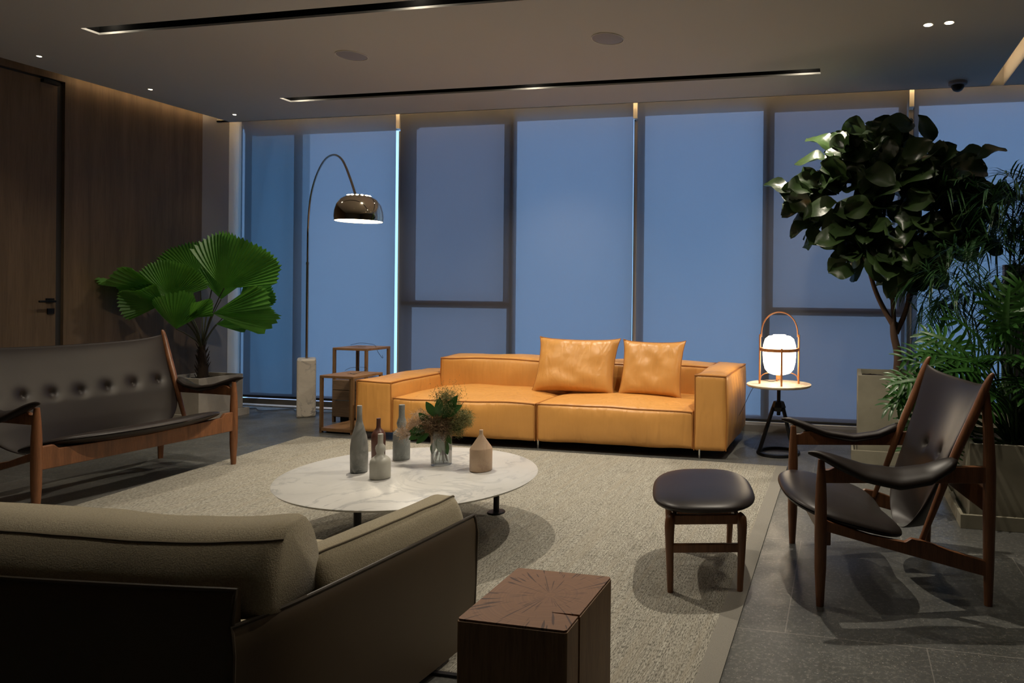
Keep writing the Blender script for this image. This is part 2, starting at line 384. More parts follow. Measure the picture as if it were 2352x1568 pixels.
def window(n,x0,x1,z0,z1,y,mat,fw=.055,fm='frame_dark'):
    f=MB().box(x0,x0+fw,y-.03,y+.03,z0,z1).box(x1-fw,x1,y-.03,y+.03,z0,z1).box(x0,x1,y-.03,y+.03,z0,z0+fw*.6).box(x0,x1,y-.03,y+.03,z1-fw,z1)
    o=struct(f.build('window_%d'%n,fm,smooth=False)); MB().box(x0+fw,x1-fw,y-.004,y+.004,z0+fw*.6,z1-fw).build('pane',mat,o,smooth=False); return o
window(1,-6.50,-5.84,.075,3.03,6.52,'pane_grey',.03); window(2,-5.84,-4.55,.075,3.03,6.52,'pane',.025)
MB().box(-5.815,-5.70,6.515,6.525,.1,2.99).build('inner_post',MT['pane_grey'],bpy.data.objects['window_2'],smooth=False)
window(3,-4.50,-3.325,1.10,3.03,6.53,'pane_screen',.07); window(4,-4.50,-3.325,.075,1.10,6.53,'pane_screen',.03)
window(5,-3.318,-2.00,.075,3.03,6.53,'pane',.022)
window(6,-1.95,-.735,.075,3.03,6.53,'pane',.022)
window(7,-.728,.54,1.08,3.03,6.53,'pane_screen',.07); window(8,-.728,.54,.075,1.08,6.53,'pane_screen',.03)
window(9,.60,3.2,.075,3.03,6.60,'pane',.05)
struct(MB().box(-3.275,-3.232,6.425,6.455,.075,3.03).box(-4.5,-3.275,6.425,6.455,1.085,1.138).build('trim_8','frame_dark',smooth=False))
struct(MB().box(-.728,-.675,6.425,6.455,.075,3.03).box(-.675,.54,6.425,6.455,1.065,1.112).build('trim_9','frame_dark',smooth=False))
# roller blinds
bl_names=['leftmost roller blind, against the wooden wall behind the arc lamp','wide roller blind behind the left half of the tan sofa','wide roller blind behind the right half of the tan sofa','rightmost roller blind, behind the bamboo palm']
for (x0,x1),lb in zip(BL,bl_names):
    b=thing('roller_blind','translucent blue-grey '+lb,'blind',((x0+x1)/2,6.40,0),group='roller blinds along the window wall')
    hw=(x1-x0)/2
    MB().box(-hw,hw,-.0008,.0008,.092,3.16).build('blind_fabric','blind',b,smooth=False)
    bevel(MB().box(-hw,hw,-.012,.012,.068,.093).build('bottom_bar','black_plastic',b,smooth=False),.003)
    MB().tube([(-hw,0.03,3.19),(hw,0.03,3.19)],.03,16).build('roller_tube','alu',b)
# warm light lines hidden in the ceiling gaps
def led(name,label,box,mat='led'):
    t_=thing(name,label,'light',((box[0]+box[1])/2,(box[2]+box[3])/2,box[4]))
    hx,hy=(box[1]-box[0])/2,(box[3]-box[2])/2
    MB().box(-hx,hx,-hy,hy,0,box[5]-box[4]).build('light_strip',mat,t_,smooth=False)
    MB().box(-hx-.004,hx+.004,-hy-.002,hy+.002,-.006,0).build('strip_channel','alu',t_,smooth=False)
    return t_
led('cove_light','warm line of light in the ceiling gap along the wooden wall',(GX-.03,GX-.018,4.72,6.08,CZ+.03,CZ+.04))
led('window_cove_light','warm line of light in the ceiling slot above the roller blinds',(-6.3,3.1,BY+.004,BY+.02,CZ+.12,CZ+.13),'led_win')
led('ceiling_slot_light','warm glowing slot in the ceiling at the upper right corner, above the plants',(1.1745,1.182,FY+.3,BY-.05,CZ+.06,CZ+.075),'led_soft')
# linear recessed tracks
def track(label,b,heads):
    y=(b[2]+b[3])/2; x=(b[0]+b[1])/2; hx=(b[1]-b[0])/2; hy=(b[3]-b[2])/2
    t_=thing('linear_track_light',label,'light',(x,y,CZ),group='linear track lights in the ceiling')
    q=MB(); z0=T; z1=.15; w=.006
    q.box(-hx-w,hx+w,-hy-w,-hy,z0,z1).box(-hx-w,hx+w,hy,hy+w,z0,z1).box(-hx-w,-hx,-hy,hy,z0,z1).box(hx,hx+w,-hy,hy,z0,z1).box(-hx-w,hx+w,-hy-w,hy+w,z1,z1+.006)
    q.build('recessed_housing','matt_black',t_,smooth=False)
    MB().box(-hx,hx,-.012,.012,z1-.02,z1).build('power_track','black_plastic',t_,smooth=False)
    for hxp in heads:
        MB().tube([(hxp-x,0,z1-.02),(hxp-x,0,.09)],.027,18).build('spotlight_head','black_metal',t_)
        MB().tube([(hxp-x,0,.091),(hxp-x,0,.088)],.020,18).build('spotlight_lens','lamp_face',t_)
    return t_
H1=(-4.95,-2.6,-.42); H2=(-4.97,-2.65,-.32)
track('near black linear recess in the ceiling, running out of the top of the frame',s1,H1)
track('far black linear recess in the ceiling, closer to the blinds',s2,H2)
P1=66
for x,p in zip(H1,(.55,1.6,1.6)):
    spot('track_spot',(x,3.8125,CZ-.004),P1*p,125,.8,.02)
for x,p in zip(H2,(.6,1.35,1.0)):
    spot('track_spot',(x,5.5245,CZ-.004),P1*p,104,.9,.02)
def glow(x,y):  # extra point light added to brighten the rim of the track recess
    l=bpy.data.lights.new('added_rim_glow','POINT'); l.energy=.6; l.color=WARM; l.shadow_soft_size=.015
    o=bpy.data.objects.new('added_rim_glow',l); C.objects.link(o); o.location=(x,y,CZ+.075)
for x in H1: glow(x,3.8125-.02)
for x in H2: glow(x,5.5245-.02)
def downlight(label,x,y,r,pw,cat='downlight',size=70,group=None):
    t_=thing('downlight',label,cat,(x,y,CZ),group=group)
    MB().lathe([(r,-.001),(r*1.25,-.002),(r*1.3,-.0005),(r*1.3,.0)],28,cap=False).build('trim_ring','white_paint',t_)
    MB().lathe([(0,-.0035),(r*.8,-.0035),(r,-.002)],24).build('lamp_lens','lamp_face',t_)
    spot('downlight_lamp',(x,y,CZ-.012),pw,size,.7,.03)
    return t_
g='small downlights along the wooden wall'
downlight('small downlight farthest left, above the wooden door',-6.017,4.15,.014,3,group=g)
downlight('small downlight in the middle of the row along the wooden wall',-6.024,5.02,.014,3,group=g)
downlight('small downlight nearest the blinds, in the corner by the wooden wall',-6.036,5.897,.014,4,group=g)
g='paired downlights over the right side'
downlight('left one of the two round downlights at upper right of the ceiling',.516,4.697,.026,12,size=80,group=g)
downlight('right one of the two round downlights at upper right of the ceiling',.643,4.683,.026,12,size=80,group=g)
downlight('ceiling downlight above the armchair and footstool, left of its pair',.52,2.9,.026,15,size=110,group='downlights above the armchair')
downlight('ceiling downlight above the armchair and footstool, right of its pair',.65,2.9,.026,9,size=110,group='downlights above the armchair')
downlight('added unseen ceiling downlight above the cream sofa, left of its pair',-2.75,1.95,.026,19,size=120,group='added downlights above the cream sofa')  # out-of-view pair added to brighten the cream sofa
downlight('added unseen ceiling downlight above the cream sofa, right of its pair',-1.25,1.95,.026,12,size=120,group='added downlights above the cream sofa')
for x,y,lb in ((-3.623,4.552,'round grey ceiling speaker on the left, amid the warm patch'),(-1.615,4.559,'round grey ceiling speaker near the top centre of the frame')):
    t_=thing('ceiling_speaker',lb,'speaker',(x,y,CZ),group='round ceiling speakers')
    MB().lathe([(0,-.006),(.098,-.006),(.104,-.004),(.106,0)],48).build('speaker_grille','speaker',t_)
    MB().lathe([(.106,-.001),(.108,-.007),(.112,-.007),(.113,0)],48,cap=False).build('speaker_rim','white_paint',t_)
t_=thing('dome_camera','small dark dome security camera under the ceiling above the plants','camera',(.896,6.0,CZ))
MB().lathe([(.075,0),(.073,-.022),(.055,-.030)],32).build('camera_base','speaker',t_)
MB().lathe([(.052,-.028),(.05,-.045),(.035,-.068),(.015,-.078),(0,-.08)],32).build('camera_dome','black_plastic',t_)
# ------------------------------------------------------------------ rug
rg=thing('area_rug','large woven beige-grey rug under the coffee table and footstool','rug')
rp=[(-4.16,2.045),(-.378,2.045),(-.388,5.023),(-4.45,5.065)]
RZ=.008
MB().prism(rp,'z',.0005,RZ).build('woven_field','rug',rg,smooth=False)
MB().prism([(-.455,2.047),(-.377,2.043),(-.387,5.025),(-.465,5.024)],'z',.0004,RZ+.0012).build('border','rug_border',rg,smooth=False)
MB().prism([(-4.158,2.03),(-.378,2.03),(-.378,2.046),(-4.16,2.046)],'z',.0004,RZ+.001).build('fringe_edge','cord',rg,smooth=False)
# ------------------------------------------------------------------ tan sofa
so=thing('sofa','long tan leather sofa in front of the blinds, its right arm higher','sofa',(-2.42,5.10,0))
ox,oy=-2.42,5.10
def sbx(name,x0,x1,y0,y1,z0,z1,crown,parent,seed=1,r=.030,mat='tan_leather',wob=.012,pip=True):
    c_=((x0+x1)/2-ox,(y0+y1)/2-oy,(z0+z1)/2); h=((x1-x0)/2,(y1-y0)/2,(z1-z0)/2)
    o=MB().soft(c_,h,r,crown,22,wob,seed).build(name,mat,parent,angle=80)
    if pip:
        p=[]; k=r*.2; X0,X1=c_[0]-h[0]+k,c_[0]+h[0]-k; Y0,Y1=c_[1]-h[1]+k,c_[1]+h[1]-k; Z=c_[2]+h[2]-k
        def wv(q):
            q=Vector(q); return q+noise.noise_vector((q-Vector(c_))*3.1+Vector((seed,seed*.7,seed*.3)))*wob
        loop=[(X0,Y1,Z),(X0,Y0,Z),(X1,Y0,Z),(X1,Y1,Z),(X0,Y1,Z)]; pts=[]
        for a,b in zip(loop,loop[1:]):
            for i in range(16): pts.append(wv([a[j]+(b[j]-a[j])*i/16 for j in range(3)]))
        pts.append(wv(loop[-1]))
        m_=MB().tube(pts,.0062,6,False); 
        for xx,yy in ((X0,Y0),(X1,Y0)):
            m_.tube([wv((xx,yy,Z+(2*-h[2]+2*k)*i/10)) for i in range(11)],.0045,6,False)
        m_.build('piping','tan_piping',o)
    return o
sbx('seat_cushion',-3.652,-2.376,5.10,6.05,.066,.362,(.0,.0,0,.03,.042,0),so,1)
sbx('seat_cushion',-2.370,-1.102,5.10,6.05,.066,.362,(.0,.0,0,.03,.042,0),so,2)
sbx('arm_cushion',-3.995,-3.655,5.10,6.13,.066,.488,(.02,.02,0,.012,.022,0),so,3)
sbx('arm_cushion',-1.100,-.845,5.10,6.13,.066,.632,(.035,.02,0,.012,.03,0),so,4)
sbx('back_cushion',-3.648,-2.25,5.79,6.12,.30,.635,(0,0,.02,.025,.028,0),so,5)
sbx('back_cushion',-2.245,-1.105,5.79,6.12,.30,.625,(0,0,.02,.025,.028,0),so,6)
for x,y in ((-1.054,5.13),(-2.37,5.16),(-2.05,5.55),(-3.62,5.13),(-3.9,5.95),(-.95,5.95)):
    MB().box(x-ox-.006,x-ox+.006,y-oy-.02,y-oy+.02,0,.085).build('leg','steel',so,smooth=False)
MB().box(-1.25,1.25,.25,.85,.05,.075).build('under_frame','black_metal',so,smooth=False)
def pillow(label,loc,wd,ht,th,lean,yaw,seed):
    p=thing('throw_pillow',label,'pillow',loc,yaw,group='tan leather pillows on the sofa')
    n=26; vs=[]; fs=[]
    R=Matrix.Rotation(math.radians(-lean),4,'X')
    for side in (1,-1):
        for i in range(n+1):
            for j in range(n+1):
                a=-1+2*i/n; b=-1+2*j/n
                pin=1-.055*(1-b*b)*abs(a)**3; pin2=1-.055*(1-a*a)*abs(b)**3
                t=((1-a**4)*(1-b**4))**.45*(1+.15*noise.noise(Vector((a*2+seed,b*2,side*3))))
                ear=.012*max(0,(abs(a)*abs(b))**8)
                cs=.006*math.sin(8*a+5*b+seed)*(1-a*a)*(1-b*b)*(1 if abs(b)>.3 else .4)
                q=Vector((a*wd/2*pin+math.copysign(ear,a),-side*(t*th/2+cs),ht/2+b*ht/2*pin2+math.copysign(ear,b)))
                vs.append(R@q)
        o=(0 if side==1 else (n+1)**2)
        for i in range(n):
            for j in range(n):
                q=(o+i*(n+1)+j,o+(i+1)*(n+1)+j,o+(i+1)*(n+1)+j+1,o+i*(n+1)+j+1); fs.append(q if side==1 else q[::-1])
    MB().add(vs,fs).build('cover','tan_leather',p,angle=80)
    e=[]
    for k in range(81):
        s_=k/20%4; q=int(s_)%4; w=s_-int(s_)
        a,b=[(-1+2*w,1),(1,1-2*w),(1-2*w,-1),(-1,-1+2*w)][q]
        pin=1-.055*(1-b*b)*abs(a)**3; pin2=1-.055*(1-a*a)*abs(b)**3; ear=.012*(abs(a)*abs(b))**8
        e.append(R@Vector((a*wd/2*pin+math.copysign(ear,a),0,ht/2+b*ht/2*pin2+math.copysign(ear,b))))
    MB().tube(e,.004,6,False).build('seam','tan_piping',p)
    return p
pillow('larger tan leather pillow, left of the two on the sofa',(-2.255,5.555,.395),.73,.47,.17,19,-1.5,1)
pillow('smaller tan leather pillow, right of the two on the sofa',(-1.575,5.55,.39),.53,.465,.14,17,-1.5,4)
# ------------------------------------------------------------------ coffee table
ct=thing('coffee_table','low oval white marble coffee table on black legs, in the middle of the rug','coffee table',(-2.14,3.15,RZ),-11)
TZ=.32-RZ
MB().lathe([(0,TZ-.022),(.93,TZ-.022),(.985,TZ-.012),(1.0,TZ-.002),(.997,TZ),(0,TZ)],96,(0,0,0),.643,.592).build('tabletop','carrara',ct,angle=60)
for a in (71,141,289):
    x,y=.49*math.cos(math.radians(a)),.49*math.sin(math.radians(a))
    MB().lathe([(.016,.008),(.016,TZ-.02)],20,(x,y,0)).build('leg','black_metal',ct)
    MB().lathe([(.048,0),(.05,.004),(.046,.009),(.016,.010)],28,(x,y,0)).build('foot_disc','black_metal',ct)
MB().lathe([(.30,TZ-.03),(.30,TZ-.022)],40).build('under_plate','black_metal',ct)
def bottle(label,prof,loc,mat,flat=1,yaw=0,capm=None):
    o=MB().lathe(prof,40,(0,0,0),1,flat).build('stone_bottle',mat,angle=50)
    o.location=loc; o.rotation_euler=(0,0,math.radians(yaw)); tag(o,label,'bottle','sculptural stone bottles on the coffee table'); return o
bz=.3205
def R3(x): return x
bottle('tall grey veined marble bottle, leftmost on the coffee table',[(0,0),(.036,0),(.041,.004),(.0425,.09),(.042,.13),(.036,.18),(.024,.225),(.0145,.26),(.0125,.285),(.0125,.336),(.0115,.338),(0,.338)],(-2.413,3.112,bz),'grey_marble')
bottle('reddish brown stone bottle behind the two grey bottles',[(0,0),(.030,0),(.034,.004),(.036,.14),(.034,.155),(.024,.172),(.0125,.185),(.0105,.20),(.0105,.238),(0,.239)],(-2.445,3.305,bz),'red_marble')
bottle('short off-white stone bottle with a bulb on its neck, nearest on the table',[(0,0),(.044,0),(.0485,.005),(.0485,.075),(.046,.09),(.036,.103),(.020,.113),(.017,.122),(.021,.134),(.024,.148),(.021,.160),(.014,.168),(.0125,.176),(.0125,.218),(0,.219)],(-2.234,3.035,bz),'cream_stone')
bottle('slate grey stone bottle with a bulbous neck, left of the vase',[(0,0),(.041,0),(.0445,.004),(.0445,.135),(.041,.15),(.028,.163),(.020,.172),(.023,.185),(.026,.198),(.022,.215),(.017,.228),(.0155,.24),(.0155,.299),(0,.30)],(-2.372,3.40,bz),'slate_stone')
bottle('pale pink stone bottle with a conical shoulder, rightmost on the table',[(0,0),(.052,0),(.0565,.004),(.0565,.112),(.054,.118),(.011,.182),(.0095,.19),(.0095,.209),(0,.21)],(-1.833,3.29,bz),'pink_stone')
vs_=thing('glass_vase','clear glass cylinder vase holding the bouquet','vase',(-2.098,3.35,bz))
MB().lathe([(0,0),(.052,0),(.054,.003),(.054,.185),(.0515,.185),(.0515,.012),(0,.012)],48).build('vase_body','vase_glass',vs_,angle=50)
MB().lathe([(0,.0125),(.051,.0125),(.051,.06),(0,.06)],40).build('water','water',vs_,angle=50)
rnd=random.Random(5)
bq=thing('bouquet','bouquet of smoke bush plumes, green leaves and dry sprigs in the glass vase','bouquet',(-2.098,3.35,bz))
AX=Vector((.979,.203,0))
st=MB(); tips=[(-.19,0,.15),(-.10,.02,.22),(-.03,0,.38),(.04,.02,.36),(.07,-.01,.25),(0,-.03,.24),(-.13,.03,.25),(.02,.04,.32),(.10,.03,.33)]
for x,y,z in tips:
    b=Vector((rnd.uniform(-.035,.035),rnd.uniform(-.03,.03),.016)); e=AX*x+Vector((0,y,z)); mid=Vector((-b.x*.25,-b.y*.25,.12))
    st.tube(cr([b,mid*.5+b*.5+Vector((0,0,.02)),Vector((e.x*.2,e.y*.2,.185)),e],6),[.0032]*6+[.0028]*6+[.0018]*7,6)
st.build('stems','bark',bq)
def fluff(name,mat,cl,n,rr,hair):
    b=MB()
    for c_,k,rad in cl:
        for i in range(k):
            d=Vector((rnd.gauss(0,1),rnd.gauss(0,1),rnd.gauss(0,1))).normalized()
            p=c_+d*rad*rnd.random()**.45
            q=p+Vector((rnd.gauss(0,1),rnd.gauss(0,1),rnd.gauss(0,1))).normalized()*hair*rnd.uniform(.5,1.2)
            mid=(p+q)/2+Vector((rnd.gauss(0,1),rnd.gauss(0,1),rnd.gauss(0,1)))*hair*.18
            w=Vector((rnd.gauss(0,1),rnd.gauss(0,1),rnd.gauss(0,1))).normalized()*rr
            b.add([p-w,p+w,mid+w,mid-w,q],[(0,1,2,3),(3,2,4)])
    o=b.build(name,mat,bq,smooth=False); o['kind']='stuff'; return o
fc=lambda x,y,z: AX*x+Vector((0,y,z))
HM=2.2
fluff('green_plumes','fluff_green',[(fc(.055,0,.30),800,.05),(fc(.115,.0,.245),1300,.055),(fc(.02,.0,.35),700,.045),(fc(.0,.02,.24),1000,.06),(fc(.08,0,.20),900,.05)],0,.0009,.034)
fluff('brown_plumes','fluff_brown',[(fc(-.045,-.01,.215),1400,.055),(fc(.02,-.02,.20),1300,.055),(fc(-.01,0,.165),700,.045)],0,.0010,.034)
fluff('pink_plumes','fluff_pink',[(fc(-.11,.0,.235),900,.06),(fc(-.155,0,.20),500,.045),(fc(-.205,0,.165),380,.035),(fc(-.12,0,.18),350,.045),(fc(.035,-.02,.155),260,.03)],0,.0008,.034)
sp=MB()
for i in range(330):
    c_=rnd.choice([fc(.0,0,.39),fc(.035,.01,.37),(fc(.085,0,.37)),fc(.06,0,.40),fc(-.02,0,.36)])
    p=c_+Vector((rnd.gauss(0,.026),rnd.gauss(0,.02),rnd.gauss(0,.022)))
    sp.lathe([(0,-.0022),(.0021,0),(0,.0022)],5,p); a=p+Vector((rnd.uniform(-.012,.012),rnd.uniform(-.01,.01),-rnd.uniform(.005,.016))); w=Vector((.0004,0,0)); sp.add([p-w,p+w,a+w,a-w],[(0,1,2,3)])
o=sp.build('dry_sprigs','fluff_green',bq,smooth=False); o['kind']='stuff'
def blade(b,p,d,n,L_,w,curl=.2,k=7,shape=None,wave=0,fold=.15):
    d=d.normalized(); n=(n-d*n.dot(d)); n=n.normalized() if n.length>1e-4 else d.orthogonal().normalized(); s_=d.cross(n)
    vs=[]; ph=rnd.random()*6
    for i in range(k+1):
        t=i/k; ww=(shape(t) if shape else math.sin(PI*min(1,t*.93+.05))**.8)*w
        c_=p+d*L_*t-n*curl*L_*t*t
        for j,u in enumerate((-1,-.5,0,.5,1)):
            vs.append(c_+s_*ww*u+n*(abs(u)*ww*fold+wave*w*math.sin(t*9+ph+u*3)*abs(u)))
    fs=[(i*5+j,i*5+j+1,(i+1)*5+j+1,(i+1)*5+j) for i in range(k) for j in range(4)]
    b.add(vs,fs)
lf=MB(); UP=Vector((0,0,1))
for x,y,z,dx,dz,L_ in ((.0,-.02,.26,.1,1,.10),(.02,-.02,.25,.5,1,.11),(.03,-.02,.26,.8,.6,.11),(-.02,-.02,.26,-.5,1,.09),(.06,-.02,.30,.5,1,.08),(-.06,-.03,.20,-1,-.1,.09),(-.07,-.03,.18,-1,-.4,.09),(-.05,-.03,.17,-.8,-.6,.08),(-.05,-.02,.22,-.6,.8,.08),(-.08,-.02,.17,-.9,.1,.07),(.0,-.03,.15,.3,-1,.08),(.03,-.03,.14,.4,-1,.08),(-.02,-.02,.13,-.2,-1,.07),(.01,.02,.12,.6,-.6,.06),(.05,0,.19,.8,.2,.07),(.04,-.03,.17,.6,-.8,.06)):
    blade(lf,fc(x,y,z),AX*dx+Vector((0,-.35,dz)),Vector((.2,-1,.5)),L_,L_*.24,.25)
lf.build('leaves','bouquet_leaf',bq)
# ------------------------------------------------------------------ walnut and leather easy chair / settee
def easy_frame(label,name,cat,loc,rot,Wd,settee=False,btn=()):
    t_=thing(name,label,cat,loc,rot)
    def leg(pts,rr,nm='leg'): MB().tube(cr(pts,5),[lerp([(i/(len(rr)-1),q) for i,q in enumerate(rr)],k/(5*(len(pts)-1))) for k in range(5*(len(pts)-1)+1)],16).build(nm,'walnut',t_)
    for sd in (0,1):
        y=Wd*sd; inw=1 if sd==0 else -1
        leg([(0,y,0),(0,y,.25),(0,y,.45),(0,y,.588)],[.0155,.024,.0255,.024,.020,.013])
        leg([(.684,y,0),(.684,y,.3),(.682,y,.6),(.664,y,.86)],[.0165,.022,.025,.025,.021,.016])
        yi=y+inw*.014
        # horned upright
        leg([(.405,yi,.235),(.47,yi,.40),(.545,yi-inw*.004,.60),(.615,yi-inw*.012,.76),(.66,yi-inw*.018,.875),(.682,yi-inw*.022,.925),(.694,yi-inw*.024,.935)],[.011,.015,.0185,.020,.017,.011,.007],'back_upright')
        # arm rail
        pr=[(.0,.494),(.684,.494),(.684,.562),(.50,.562),(.33,.515),(.2,.53),(.09,.565),(.055,.560),(.035,.548),(.0,.546)]
        bevel(MB().prism(pr,'y',y-.0125,y+.0125).build('arm_rail','walnut',t_,smooth=False),.004)
        pr=[(.0,.306),(.33,.213),(.684,.115),(.684,.178),(.52,.225),(.42,.262),(.365,.272),(.34,.258),(.2,.285),(.02,.345),(.0,.35)]
        bevel(MB().prism(pr,'y',y-.0125,y+.0125).build('seat_rail','walnut',t_,smooth=False),.004)
        # upholstered arm pad
        secs=[]; outw=-inw; N=26; K=18
        zc=[(0,.612),(.07,.606),(.2,.575),(.38,.535),(.6,.515),(.8,.532),(.92,.562),(1,.578)]
        wd=[(0,.003),(.04,.012),(.15,.032),(.35,.055),(.6,.068),(.8,.064),(.92,.048),(.97,.034),(1,.008)]
        tl=[(0,8),(.2,20),(.5,21),(.8,19),(1,12)]
        for i in range(N+1):
            q=i/N; q=q*q*(3-2*q)*.35+q*.65; s_=-.058+q*.60; w=lerp(wd,q); a=math.radians(lerp(tl,q)); th=.0225*min(1,(w/.035)**.6)
            cy=y+outw*.02; cz=lerp(zc,q)+.006; sec=[]
            for k in range(K):
                an=2*PI*k/K; e1=math.cos(an)*w; e2=math.copysign(abs(math.sin(an))**.8,math.sin(an))*th
                yy=e1*math.cos(a)-e2*math.sin(a); zz=e1*math.sin(a)*-1+e2*math.cos(a)
                yy=e1*math.cos(a)+e2*math.sin(a)
                sec.append((s_,cy+outw*yy,cz+zz-.10*(e1*e1/.07 if abs(e1)>0 else 0)))
            secs.append(sec)
        MB().loft(secs).build('arm_pad','dark_leather',t_,angle=70)
    # cross rails
    bevel(MB().prism([(.0,.24),(Wd,.24),(Wd,.345),(0,.345)],'x',.02,.042).build('front_rail' if not settee else 'inner_rail','walnut',t_,smooth=False),.004)
    pts=[(.684,.01,.42),(.66,Wd*.25,.44),(.645,Wd*.5,.455),(.66,Wd*.75,.44),(.684,Wd-.01,.42)]
    secs=[]
    for p in cr(pts,6): secs.append([(p.x-.012,p.y,p.z-.05),(p.x+.012,p.y,p.z-.05),(p.x+.012,p.y,p.z+.045),(p.x-.012,p.y,p.z+.045)])
    bevel(MB().loft(secs).build('back_stretcher','walnut',t_),.004)
    # seat pad
    if settee:
        bevel(MB().prism([(.0,.246),(Wd,.246),(Wd,.375),(Wd-.075,.375),(Wd-.10,.350),(Wd*.5,.335),(.10,.350),(.075,.378),(0,.378)],'x',-.014,.012).build('front_rail','walnut',t_,smooth=False),.004)
    hwid=Wd/2+(.015 if not settee else -.055)
    cy=Wd/2; N=56; R_=12; top=[]; bot=[]
    def outline(a):
        ca,sa=math.cos(a),math.sin(a); e=2/3.1
        x=math.copysign(abs(ca)**e,ca); y=math.copysign(abs(sa)**e,sa)
        if x>0: y*=1+.05*x*x; x_=.135+.252*x+.015*abs(y)*x - .035*(1-min(1,abs(y)))*x
        else: x_=.135+.25*x*(1-.10*min(1,abs(y))**2)
        if x<0: y*=(1-.08*x*x)
        return x_,y*hwid
    b=MB(); vs=[]
    for side in (1,-1):
        for i in range(R_+1):
            q=math.sin(i/R_*PI/2)
            for j in range(N):
                x,y=outline(2*PI*j/N); x=.135+(x-.135)*q; y=y*q
                zc_=.392-.255*(x+.12)+.05*(max(0,-.02-x)*-1)*1.2
                sad=.0 if not settee else .025*((y/hwid)**2)+.006
                dish=-.012*(1-(y/hwid)**2)*max(0,(x/.35))
                th=.031*max(0,(1-q**5))**.5
                vs.append((x,cy+y,zc_+sad+dish+side*th+(.012*(1-q*q) if side>0 else -.004)))
    n1=(R_+1)*N; fs=[]
    for sd in (0,1):
        for i in range(R_):
            for j in range(N): fs.append((sd*n1+i*N+j,sd*n1+(i+1)*N+j,sd*n1+(i+1)*N+(j+1)%N,sd*n1+i*N+(j+1)%N))
    b.add(vs,fs); o=b.build('seat_pad','dark_leather',t_,angle=80)
    # back shell
    NA,NB=(150 if settee else 80),60; vs=[]
    def hw(z):
        top_=Wd/2-.006
        if settee:
            if z>.50: return top_-.02*(.95-z)
            q=(.50-z)/(.50-.235); return top_-.009-.30*(1-max(0,1-q*q)**.5)*1.0
        if z>.50: return top_-.09*(.9-z)/.4
        q=(.50-z)/(.50-.205); return (top_-.09)*max(0,1-q**2.1)**.55
    zb=.235 if settee else .207
    def spos(z): return lerp([(.2,.425),(.3,.455),(.4,.492),(.5,.533),(.6,.572),(.7,.612),(.8,.648),(.9,.682)],z)
    def surf(a,bq_):
        z_top=.888-.018*(1-a*a)+.018*abs(a)**6
        z=z_top+(zb-z_top)*bq_
        w=hw(z); y=cy+a*w
        return Vector((spos(z)+((.055 if not settee else .05)+(.065 if not settee else .03)*(1-min(1,max(0,(z-.2)/.32))))*(1-a*a)-.012,y,z))
    bt=[Vector((x[0],x[1],0)) for x in btn]
    for side in (1,-1):
        for i in range(NA+1):
            a=math.sin((-1+2*i/NA)*PI/2)*.6+(-1+2*i/NA)*.4
            for j in range(NB+1):
                q=(1-math.cos(PI*j/NB))/2*.5+j/NB*.5
                p=surf(a,q); ed=max(0,(1-abs(a)**5)*(1-abs(2*q-1)**7))**.45
                off=.022*ed
                if side>0:
                    for bb in bt:
                        dd=((p.y-bb.x)**2+(p.z-bb.y)**2)**.5; off-= .020*math.exp(-(dd/.012)**2)+.009*math.exp(-(dd/.036)**2)
                vs.append((p.x-side*off*.93,p.y,p.z+side*off*.36))
    n1=(NA+1)*(NB+1); fs=[]
    for sd in (0,1):
        for i in range(NA):
            for j in range(NB):
                q=(sd*n1+i*(NB+1)+j,sd*n1+(i+1)*(NB+1)+j,sd*n1+(i+1)*(NB+1)+j+1,sd*n1+i*(NB+1)+j+1); fs.append(q if sd==0 else q[::-1])
    bk=MB().add(vs,fs); bo=bk.build('back_shell','dark_leather',t_,angle=80)
    md=bo.modifiers.new('s','SUBSURF'); md.levels=1; md.render_levels=1
    for bb in bt:
        best=min((surf(-1+2*i/60,j/60) for i in range(61) for j in range(61)),key=lambda p:(p.y-bb.x)**2+(p.z-bb.y)**2)
        MB().lathe([(0,-.006),(.005,-.005),(.0075,0),(.005,.005),(0,.006)],12,(best.x+.012,best.y,best.z)).build('button','dark_leather',bo)
    return t_
easy_frame('dark brown leather easy chair with walnut frame and horned back, right of the footstool','easy_chair','chair',(-.082,2.827,0),13.2,.70,False,((.262,.555),(.438,.555)))
Lw=1.17
sb=[(Lw/2+(i-3)*.158,.575+.012*abs(i-3)*.5) for i in range(7)]
easy_frame('dark brown leather two-seat settee with walnut frame, at the left before the wooden wall','settee','settee',(-4.212,4.131,.0),176,Lw,True,sb)
# ------------------------------------------------------------------ footstool
fs_=thing('footstool','small footstool with dark leather pad on walnut legs, standing on the rug','footstool',(-.615,3.07,RZ),14.7)
for sx in (-1,1):
    for sy in (-1,1):
        MB().tube(cr([(sx*.145,sy*.245,0),(sx*.150,sy*.247,.18),(sx*.150,sy*.246,.29),(sx*.138,sy*.236,.325)],5),[.0125+.0085*min(1,i/9) if i<12 else .021-.003*(i-11) for i in range(16)],14).build('leg','walnut',fs_)
for sy in (-1,1):
    bevel(MB().box(-.145,.145,sy*.246-.010,sy*.246+.010,.165,.200).build('stretcher','walnut',fs_,smooth=False),.003)
bevel(MB().box(-.135,.135,-.235,-.215,.275,.315).box(-.135,.135,.215,.235,.275,.315).box(-.14,-.12,-.22,.22,.275,.315).box(.12,.14,-.22,.22,.275,.315).build('pad_frame','walnut',fs_,smooth=False),.003)
vs=[]; N=64; R_=14
